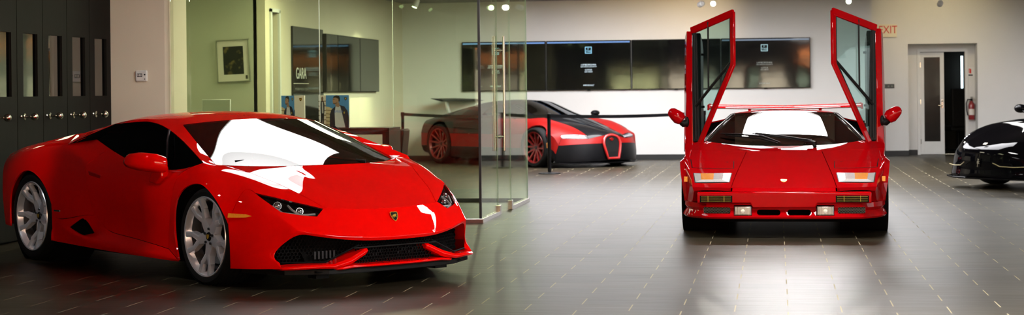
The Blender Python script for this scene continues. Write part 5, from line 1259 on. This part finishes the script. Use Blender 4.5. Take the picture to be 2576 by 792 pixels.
# ---------------------------------------------------------------- office left wall: door, dark panel with letters, three screens
struct(MB().box(-7.3, -7.0, 24.06, 24.42, 0, 2.42), 'door_3', DOORD)
struct(MB().box(XO, XO + .03, 24.42, 24.48, 0, 2.46).box(XO, XO + .03, 24.0, 24.06, 0, 2.46).box(XO, XO + .03, 24.0, 24.48, 2.42, 2.47), 'trim_12', TRIMW)
gp = root('wall_panel', (XO, 25.98, 0), 0, 'tall black glass panel with white lettering on the office wall', 'wall panel')
MB().box(0, .03, -.875, .875, .05, 2.26).build('panel', SCRN, gp, bevel=.003)
text_obj('lettering', 'GARA', .235, mat('pale_letter_paint', (.62, .62, .58), .5, var=.02), (.032, -.44, 1.57), (pi / 2, 0, pi / 2), gp, .002, 'CENTER', .92)
MB().box(.03, .034, -.86, -.02, 1.425, 1.433).build('underline', PAPER, gp)
text_obj('small_lettering', 'MITSUBISHI VILLAGE LA JOLLA', .052, mat('grey_letter_paint', (.20, .20, .19), .5, var=.02), (.032, -.42, 1.345), (pi / 2, 0, pi / 2), gp, .001)
for k, (a, b, cp) in enumerate(((26.10 + .82, 27.65, 'nearest the black lettered panel'), (27.67, 29.17, 'middle of the three'), (29.19, 30.62, 'farthest from the black panel'))):
    tv = root('wall_screen', (XO, (a + b) / 2, 1.30), 0, 'black wall screen in the glass office, ' + cp, 'television', 'screens on the office wall')
    h = (b - a) / 2
    MB().box(.01, .06, -h, h, 0, .905).build('bezel', BLK, tv, bevel=.004)
    MB().box(.058, .064, -h + .012, h - .012, .012, .893).build('display', SCRN, tv)
    if k == 2:
        pass

# ---------------------------------------------------------------- four screens on the back wall
def logo(par, x, z, s, m):
    q = MB()
    for a, b, c_, d in ((-s, s, s * .82, s), (-s, s, -s, -s * .82), (-s, -s * .82, -s, s), (s * .82, s, -s, s)): q.box(x + a, x + b, -.070, -.066, z + c_, z + d)
    q.build('logo_frame', m, par)
    text_obj('logo_text', 'D', s * .62, m, (x - s * .05, -.067, z + s * .42), (pi / 2, 0, 0), par, .001)
    text_obj('logo_text', 'TRB', s * .85, m, (x, -.067, z - s * .35), (pi / 2, 0, 0), par, .001)
tvx = [(-5.79, -4.215), (-4.205, -2.635), (-2.625, -1.0), (-.99, .62)]
for k, (a, b) in enumerate(tvx):
    tv = root('wall_screen', ((a + b) / 2, YB, 1.292), 0, ['black wall screen half hidden by the glass door, first of the back wall row', 'black wall screen with a glowing square logo above the two-tone car', 'dark blank wall screen between the two screens showing logos', 'wall screen with a square logo between the raised car doors'][k], 'television', 'screens on the back wall')
    h = (b - a) / 2
    MB().box(-h, h, -.06, -.01, 0, .915).build('bezel', BLK, tv, bevel=.004)
    MB().box(-h + .012, h - .012, -.064, -.058, .012, .903).build('display', SCRN, tv)
    if k != 2:
        MB().box(-h + .02, h - .02, -.0665, -.063, .868, .893).build('top_bar', LITC if k < 3 else emis('lit_bar_pale', (.45, .55, .7), .5), tv)
        lx = {0: -.15, 1: .0, 3: -.02}[k]; br = LITB if k < 3 else emis('lit_logo_pale', (.55, .85, .9), .8); tx = LIT if k < 3 else emis('lit_text_pale', (.7, .75, .7), .55)
        logo(tv, lx, .735, .062, br)
        text_obj('screen_text', 'LAMBORGHINI', .038, tx, (lx, -.067, .465), (pi / 2, 0, 0), tv, .001, 'CENTER', 1.1)
        text_obj('screen_text', 'SAN DIEGO & BUGATTI', .028, tx, (lx, -.067, .430), (pi / 2, 0, 0), tv, .001)
        text_obj('screen_text', 'LOTUS', .038, tx, (lx, -.067, .370), (pi / 2, 0, 0), tv, .001, 'CENTER', 1.1)
        text_obj('screen_text', 'SAN DIEGO', .028, tx, (lx, -.067, .335), (pi / 2, 0, 0), tv, .001)
        text_obj('screen_text', 'IMPORTANT', .036, tx, (lx, -.067, .085), (pi / 2, 0, 0), tv, .001)
    MB().box(-.03, .03, -.055, -.02, -.012, .004).build('sensor', BLK, tv)

# ---------------------------------------------------------------- desk, chair, display boxes, computer
dk = root('desk', (-4.75, 18.9, 0), 0, 'black oak reception desk with a pale inset front panel', 'desk')
def slab(m, x0, x1, y0, y1, z0, z1): m.box(x0, x1, y0, y1, z0, z1)
m = MB(); m.box(-.86, .68, -.30, .28, .872, .908); m.build('top', DWOOD, dk, bevel=.004)
MB().box(.64, .68, -.298, .28, 0, .872).build('end_panel', DWOOD, dk, bevel=.003); MB().box(-.86, -.82, -.298, .28, 0, .872).build('end_panel', DWOOD, dk, bevel=.003)
MB().box(-.82, .64, -.285, -.262, .12, .842).build('front_panel', PAPER, dk, bevel=.002)
m = MB(); m.box(-.82, .64, -.296, -.25, .842, .872).box(-.82, .64, -.296, -.25, 0, .12).box(.605, .64, -.296, -.25, .12, .842).box(-.82, -.785, -.296, -.25, .12, .842); m.build('panel_frame', DWOOD, dk, bevel=.003)
chh = root('chair', (-4.37, 19.50, 0), radians(-90), 'black upholstered chair standing behind the end of the desk', 'chair')
MB().box(-.23, .23, -.23, .23, .38, .48).build('seat', LEATH, chh, bevel=.03, bseg=3, smooth=40)
MB().box(-.17, .17, -.028, .028, 0, .48).build('backrest', LEATH, chh, bevel=.02, bseg=3, smooth=40, loc=(0, .23, .40), rot=(radians(-6), 0, 0))
for x in (-.19, .19):
    for y in (-.19, .19): MB().box(x - .02, x + .02, y - .02, y + .02, 0, .39).build('leg', DWOOD, chh, bevel=.003)
def man(par, S, X, s, k):
    """printed man: flat inked shapes on the box face; X maps (u, v) on the face to a point, S thickness direction"""
    def sh(name, col, pts, d):
        m = MB(); n = len(pts); vs = [X(u, v, 0.) for u, v in pts] + [X(u, v, d) for u, v in pts]
        m.add(vs, [tuple(range(n)), tuple(range(n, 2 * n))[::-1]] + [(i, (i + 1) % n, (i + 1) % n + n, i + n) for i in range(n)]); m.build(name, mat('ink_' + name + k, col, .45, var=.05, vscale=40), par)
    sh('printed_sky', (.07, .26, .62), [(-.5, 0), (.5, 0), (.5, 1), (-.5, 1)], .0008)
    sh('printed_facade', (.62, .52, .34), [(-.5, 0), (-.32, 0), (-.18, .58), (-.36, .64), (-.5, .66)], .0012)
    for q in range(5): sh('printed_cornice', (.20, .14, .07), [(-.5, .10 + q * .11), (-.24, .08 + q * .11), (-.24, .105 + q * .11), (-.5, .125 + q * .11)], .0015)
    sh('printed_jacket', (.012, .014, .03), [(-.34, 0), (-.33, .42), (-.26, .56), (-.06, .68), (.10, .70), (.30, .66), (.44, .52), (.50, .30), (.48, 0)], .0018)
    sh('printed_shirt', (.62, .64, .72), [(-.10, .02), (-.12, .45), (-.08, .66), (.05, .64), (.12, .68), (.20, .45), (.34, .02)], .0022)
    sh('printed_neck', (.34, .19, .12), [(-.10, .70), (-.06, .66), (.05, .63), (.10, .68), (.08, .78), (-.08, .78)], .0026)
    sh('printed_face', (.40, .23, .15), [(-.20, .80), (-.185, .745), (-.13, .725), (-.04, .74), (.06, .80), (.09, .88), (.06, .955), (-.06, .975), (-.16, .95), (-.20, .87)], .003)
    sh('printed_hair', (.012, .010, .009), [(-.19, .90), (-.15, .97), (-.04, 1.0 - .005), (.08, .975), (.12, .90), (.10, .81), (.06, .80), (.05, .89), (-.06, .925), (-.15, .92)], .0034)
    sh('printed_brow', (.02, .014, .01), [(-.19, .872), (-.10, .884), (-.10, .872), (-.19, .86)], .0036)
    sh('printed_beard', (.10, .06, .045), [(-.185, .765), (-.175, .74), (-.12, .727), (-.03, .745), (.0, .80), (-.05, .765), (-.12, .76)], .0034)
    sh('printed_crest', (.03, .02, .005), [(.30, .93), (.42, .93), (.41, .87), (.36, .835), (.31, .87)], .0014)
    sh('printed_crest_gold', (.55, .38, .06), [(.33, .915), (.39, .915), (.385, .88), (.36, .86), (.335, .88)], .0018)
    sh('printed_jacket_badge', (.5, .35, .06), [(.27, .50), (.32, .50), (.32, .45), (.295, .43), (.27, .45)], .0022)
def display_box(x, y, W, H_, D, label, flip):
    r = root('display_box', (x, y, .908), 0, label, 'box', 'printed boxes on the desk')
    b = MB().box(-W / 2, W / 2, 0, D, 0, H_).build('carton', PAPER, r, bevel=.001)
    man(r, None, lambda u, v, d: (u * W * (1 if not flip else .56) + (0 if not flip else -W * .22), -.001 - d, v * H_), 1, 'ab'[flip])
    if not flip:
        text_obj('printed_word', 'SPEED', .034, mat('ink_word', (.10, .22, .75), .5, var=.02), (.012, -.0045, H_ * .50), (pi / 2, 0, 0), r, .0004)
    return r
bA = display_box(-4.645, 18.66, .252, .352, .03, 'blue printed box with a man in dark jacket, on the right end of the desk', 0)
# narrow left face seen beside it
m = MB(); m.box(-.212, -.128, .02, .05, 0, .352); m.build('side_carton', PAPER, bA, bevel=.001)
def small_man(par, x0, y):
    def sh(name, col, pts, d):
        m = MB(); n = len(pts); m.add([(x0 + u, y, v) for u, v in pts] + [(x0 + u, y - d, v) for u, v in pts], [tuple(range(n)), tuple(range(n, 2 * n))[::-1]] + [(i, (i + 1) % n, (i + 1) % n + n, i + n) for i in range(n)]); m.build(name, mat('ink_small_' + name, col, .45, var=.05), par)
    for q in range(6): sh('printed_cornice', (.22, .15, .08), [(-.042, .03 + q * .05), (.042, .035 + q * .05), (.042, .045 + q * .05), (-.042, .042 + q * .05)], .001)
    sh('printed_coat', (.012, .012, .018), [(-.022, .16), (-.026, .26), (-.012, .29), (.014, .29), (.024, .25), (.02, .16)], .002)
    sh('printed_vest', (.5, .5, .55), [(-.006, .16), (-.006, .28), (.008, .28), (.012, .16)], .0026)
    sh('printed_legs', (.012, .012, .016), [(-.018, .01), (-.018, .165), (.018, .165), (.012, .01), (.002, .01), (.0, .12), (-.006, .01)], .002)
    sh('printed_head', (.16, .10, .07), [(-.010, .29), (-.013, .325), (0, .342), (.012, .325), (.009, .29)], .0028)
small_man(bA, -.170, .0195)
bB = display_box(-5.135, 18.66, .255, .352, .03, 'box printed with a man on its blue left half, behind the red roof', 1)
crest(bB, 'printed_shield', Matrix.Translation((.085, -.001, .31)) @ Matrix.Rotation(pi / 2, 4, 'X'), .016)
MB().box(.012, .02, -.0018, 0, .12, .20).build('printed_bar', BLK, bB)
d2 = root('side_table', (-7.25, 22.3, 0), 0, 'low pale table behind the red roof carrying the computer', 'table')
MB().box(-.6, .6, -.35, .35, .70, .74).build('top', TRIMW, d2, bevel=.004)
for x in (-.55, .55):
    for y in (-.3, .3): MB().box(x - .02, x + .02, y - .02, y + .02, 0, .70).build('leg', STEEL, d2)
im = root('computer', (-7.12, 22.2, .743), 0, 'pale aluminium back of a slim desktop computer left of the picture', 'computer')
MB().box(-.19, .19, -.02, .01, .10, .475).build('screen_back', ALUG, im, bevel=.008, bseg=3, smooth=40)
MB().prism([(.0, 0), (.015, .22), (.035, .22), (.06, .01), (.12, .01), (.12, 0), (-.06, 0), (-.06, .01)], -.07, .07, 'x').build('stand', ALUG, im, bevel=.003)

# ---------------------------------------------------------------- rope barrier
def post(x, y, label):
    r = root('barrier_post', (x, y, 0), 0, label, 'barrier post', 'posts of the rope barrier')
    MB().lathe([(.002, 0), (.175, 0), (.175, .012), (.16, .018), (.05, .026), (.03, .03)], 'z', 32).build('base', SBLK, r, smooth=40)
    MB().cyl(.028, .025, .86, 'z', 20).build('pole', SBLK, r, smooth=40)
    MB().lathe([(.03, .86), (.034, .865), (.034, .925), (.028, .932), (.002, .934)], 'z', 20).build('belt_head', SBLK, r, smooth=40)
    return r
pA = (-6.6, 31.3); pB = (-3.487, 27.50); pC = (-1.18, 29.6)
post(*pA, 'black barrier post at the far left end of the belt, seen through the glass')
post(*pB, 'black barrier post in front of the two-tone car')
post(*pC, 'black barrier post beside the raised left door')
def belt(p, q, sag, label):
    m = MB(); n = 16; vs = []
    d = Vector((q[0] - p[0], q[1] - p[1], 0)).normalized(); e_ = d * .036; p = (p[0] + e_.x, p[1] + e_.y); q = (q[0] - e_.x, q[1] - e_.y); nn = Vector((-d.y, d.x, 0)) * .002
    for i in range(n + 1):
        t = i / n; z = .895 - sag * 4 * t * (1 - t); b = Vector((p[0] + (q[0] - p[0]) * t, p[1] + (q[1] - p[1]) * t, 0)) 
        vs += [b + nn + Vector((0, 0, z - .026)), b + nn + Vector((0, 0, z + .026)), b - nn + Vector((0, 0, z + .026)), b - nn + Vector((0, 0, z - .026))]
    fs = [(i * 4 + j, i * 4 + (j + 1) % 4, i * 4 + 4 + (j + 1) % 4, i * 4 + 4 + j) for i in range(n) for j in range(4)]
    o = m.add(vs, fs).build('barrier_belt', SBLK); tag(o, label, 'barrier belt', 'belts of the rope barrier')
belt(pA, pB, .03, 'black belt stretched from the far left post to the post before the two-tone car')
belt(pB, pC, .03, 'black belt stretched from the post before the two-tone car to the wedge car')

# ---------------------------------------------------------------- recessed doorway, exit sign, extinguisher
cs = MB()
cs.box(DX0 - .055, DX0, YN - .02, YN, 0, DZ + .055).box(DX1, DX1 + .055, YN - .02, YN, 0, DZ + .055).box(DX0, DX1, YN - .02, YN, DZ, DZ + .055); struct(cs, 'trim_13', TRIMW, bevel=.004)
dl = root('door_1', (DX0, YN + .03, 0), 0); tag(dl, 'white framed glass door leaf standing in the recessed doorway', 'door', kind='structure')
w_ = .445
m = MB(); m.box(0, .075, 0, .045, .01, DZ - .01).box(w_ - .075, w_, 0, .045, .01, DZ - .01).box(.075, w_ - .075, 0, .045, .01, .25).box(.075, w_ - .075, 0, .045, DZ - .10, DZ - .01); m.build('leaf', TRIMW, dl, bevel=.003)
MB().box(.07, w_ - .07, .018, .026, .24, DZ - .09).build('pane', mat('dark_door_glass', (.012, .012, .011), .25, 0, .1, .05, .2, var=.1), dl)
m = MB(); m.box(w_ - .055, w_ - .02, -.012, 0, .88, 1.0).tube([(w_ - .035, -.01, .93), (w_ - .035, -.05, .93), (w_ - .12, -.05, .93)], .01, 8); m.build('lever_handle', STEEL, dl, smooth=40)
MB().lathe([(.002, -.02), (.02, -.018), (.022, 0)], 'y', 16, Matrix.Translation((w_ - .035, 0, 1.03))).build('deadbolt', STEEL, dl, smooth=40)
for z in (.25, 1.0, 1.7): MB().box(-.012, .012, -.012, .0, z - .045, z + .045).build('hinge', NICK, dl)
ls = MB().box(3.68, 3.72, 36.9, 36.93, 1.25, 1.90); o = ls.build('tube_light', emis('cool_tube', (.75, .95, 1.), 3.)); tag(o, 'bright vertical light strip glowing inside the dark doorway', 'light')
oc = root('office_chair', (3.52, 35.9, 0), .3, 'dark high-backed office chair inside the dark doorway', 'chair')
MB().box(-.25, .25, -.25, .25, .42, .52).build('seat', LEATH, oc, bevel=.03); MB().box(-.25, .25, -.04, .04, .5, 1.25).build('backrest', LEATH, oc, bevel=.03, loc=(0, -.25, 0)); MB().cyl(.03, .05, .42).build('column', BLK, oc)
for k in range(5): MB().box(-.02, .30, -.02, .02, .02, .07, Matrix.Rotation(k * 2 * pi / 5, 4, 'Z')).build('foot', BLK, oc)
REDL = mat('red_sign_letters', (.62, .02, .01), .5, var=.03)
ex = root('exit_sign', (2.055, YR, 2.345), 0, 'white exit sign with red capitals on the wall by the raised door', 'sign')
MB().box(-.185, .185, -.06, 0, -.125, .115).build('case', mat('cream_sign_plastic', (.80, .72, .52), .5, var=.02), ex, bevel=.006)
text_obj('sign_text', 'EXIT', .205, REDL, (.025, -.062, .01), (pi / 2, 0, 0), ex, .002, 'CENTER', .82)
m = MB(); m.prism([(-.170, .008), (-.135, .045), (-.135, -.03)], -.0635, -.060, 'y'); m.build('arrow', REDL, ex)
ns = root('wall_plate', (2.07, YR, 1.305), 0, 'small dark wall plate with pale marks beside the raised car door', 'sign')
MB().box(-.12, .12, -.015, 0, -.04, .04).build('plate', mat('dark_plate', (.01, .016, .013), .35, var=.1), ns, bevel=.003)
MB().box(-.105, -.055, -.018, -.014, -.026, .028).build('label', mat('pale_green_label', (.35, .45, .36), .5, var=.05), ns)
for x in (.0, .06): MB().box(x, x + .03, -.0175, -.014, -.012, .012).build('switch', mat('grey_switch', (.16, .18, .15), .4, var=.05), ns)
fe = root('fire_extinguisher', (3.635, YN - .07, .66), 0, 'red fire extinguisher hung in the niche right of the doorway', 'fire extinguisher')
MB().lathe([(.002, 0), (.05, 0), (.056, .01), (.056, .27), (.045, .31), (.022, .335), (.02, .36)], 'z', 24).build('cylinder', mat('extinguisher_red', (.28, .015, .02), .35, 0, .5, .1, var=.05), fe, smooth=40)
MB().lathe([(.0575, .09), (.0575, .20)], 'z', 24, None, False, pi * 1.05, pi * 1.95).build('label', PAPER, fe, smooth=40)
MB().cyl(.022, .355, .39).box(-.015, .015, -.09, .03, .385, .40).box(-.015, .015, -.10, .02, .415, .428).build('valve', BLK, fe)
MB().tube([(-.02, 0, .375), (-.07, -.01, .38), (-.095, -.015, .31), (-.09, -.01, .18), (-.07, -.01, .08)], .011, 8).build('hose', BLK, fe, smooth=40)
MB().box(-.03, .03, .05, .07, .1, .35).build('bracket', BLK, fe)
fs_ = root('fire_sign', (3.632, YN, 1.56), 0, 'small white sign with a red extinguisher symbol above the extinguisher', 'sign')
MB().box(-.062, .062, -.006, 0, -.09, .09).build('plate', WHT, fs_)
MB().box(-.02, .012, -.009, -.005, -.03, .05).box(-.035, -.026, -.009, -.005, -.02, .055).box(-.035, .0, -.009, -.005, .048, .06).build('symbol', REDL, fs_)
MB().box(-.04, .04, -.009, -.005, -.075, -.05).build('caption_bar', BLK, fs_)
# ---------------------------------------------------------------- lamps
BULB = emis('spot_lamp_face', (.82, 1., .62), 9.)
def track_head(x, y, label, aim, power, col, size=1.6):
    r = root('track_spotlight', (x, y, ZC), 0, label, 'spotlight', 'ceiling track spotlights')
    MB().box(-.10, .10, -.02, .02, -.03, 0).build('track', TRIMW, r); MB().cyl(.008, -.16, -.02).build('stem', TRIMW, r)
    d = (Vector(aim) - Vector((x, y, ZC - .19))).normalized(); q = d.to_track_quat('-Z', 'Y')
    m = MB(); m.lathe([(.03, .10), (.048, .08), (.05, -.05), (.046, -.05), (.044, -.035), (.002, -.035)], 'z', 24); h = m.build('housing', TRIMW, r, smooth=40, loc=(0, 0, -.19)); h.rotation_mode = 'QUATERNION'; h.rotation_quaternion = q
    f = MB().lathe([(.002, -.049), (.044, -.047), (.044, -.040), (.002, -.040)], 'z', 20).build('lamp_face', BULB, h)
    L = bpy.data.lights.new('spot', 'SPOT'); L.energy = power; L.color = col; L.spot_size = size; L.spot_blend = .8; L.shadow_soft_size = .04
    o = bpy.data.objects.new('spot_light', L); COL.objects.link(o); o.location = Vector((x, y, ZC - .19)) + d * .07; o.rotation_euler = d.to_track_quat('-Z', 'Y').to_euler()
    return r
TR = [(-1.02, 30.6, 'left'), (1.10, 30.6, 'right')]
track_head(-1.06, 31.0, 'white ceiling spotlight above the left raised car door', (-.3, 20., 1.), 70, (1, .93, .78))
track_head(1.24, 31.0, 'white ceiling spotlight above the right raised car door', (.5, 20., 1.), 70, (1, .97, .92))
track_head(-4.93, 31.0, 'white ceiling spotlight glimpsed through the glass door near its handle', (-3., 22., .8), 70, (1, .97, .92))
track_head(-6.0, 29.6, 'white ceiling spotlight above the office screens', (-6.9, 29.0, .5), 200, (1, .97, .8))
track_head(-1.28, 31.2, 'white ceiling spotlight washing the wall above the blank screen', (-1.95, 32.9, 2.55), 60, (1, .72, .38), 1.9)
track_head(2.9, 32.6, 'white ceiling spotlight above the recessed doorway', (2.9, 34.2, 2.5), 40, (1, .80, .45), 1.9)
# unseen light panels added to brighten the walls, office and cars
CLM = emis('added_panel_diffuser', (.98, .97, 1.), 17.)
CLW = emis('added_warm_diffuser', (1, .93, .70), 24.)
def panel(x, y, w_, d_, label, m):
    r = root('added_light_panel', (x, y, ZC), 0, label, 'ceiling light', 'added fill light panels')
    q = MB(); t = .04
    q.box(-w_, w_, -d_, -d_ + t, -.03, 0).box(-w_, w_, d_ - t, d_, -.03, 0).box(-w_, -w_ + t, -d_, d_, -.03, 0).box(w_ - t, w_, -d_, d_, -.03, 0); q.build('frame', TRIMW, r)
    MB().box(-w_ + t, w_ - t, -d_ + t, d_ - t, -.02, -.004).build('diffuser', m, r)
panel(-2.9, 29.0, 1.5, 1.5, 'added fill light panel above the two-tone car', CLM)
panel(.2, 26.5, 1.5, 1.5, 'added fill light panel directly behind the wedge car', CLM)
panel(1.4, 25.4, 1.2, 1.2, 'added fill light panel between the wedge car and the recessed doorway', CLM)
panel(-4.4, 18.9, .6, .6, 'added fill light panel inside the glass office', CLW)  # office panels added to lift the interior brightness
panel(-5.6, 23.5, .6, .6, 'added fill light panel before the black lettered panel', CLW)
panel(-7.4, 21.6, .4, .4, 'added fill light panel in front of the framed picture', emis('added_dim_diffuser', (1, .93, .70), 10.))
panel(4.8, 29.8, 1.2, 1.2, 'added fill light panel above the black sports car', emis('added_right_diffuser', (1, .98, .95), 10.))  # added to brighten the right-hand wall
panel(1.6, 8.6, 1.1, 1.1, 'added fill light panel above the open floor before the two red cars', emis('added_front_diffuser', (1, .96, .90), 34.))  # extra panel added to brighten the red car's nose
track_head(-6.0, 10.2, 'unseen spotlight added near the charcoal panel doors to brighten the front wheel', (-3.95, 11.75, .30), 90, (.95, .97, 1), .42)  # extra spotlights added out of view to brighten the wheels
track_head(-6.2, 11.6, 'unseen spotlight added near the charcoal panel doors to brighten the rear wheel', (-5.85, 13.5, .30), 55, (.95, .97, 1), .42)
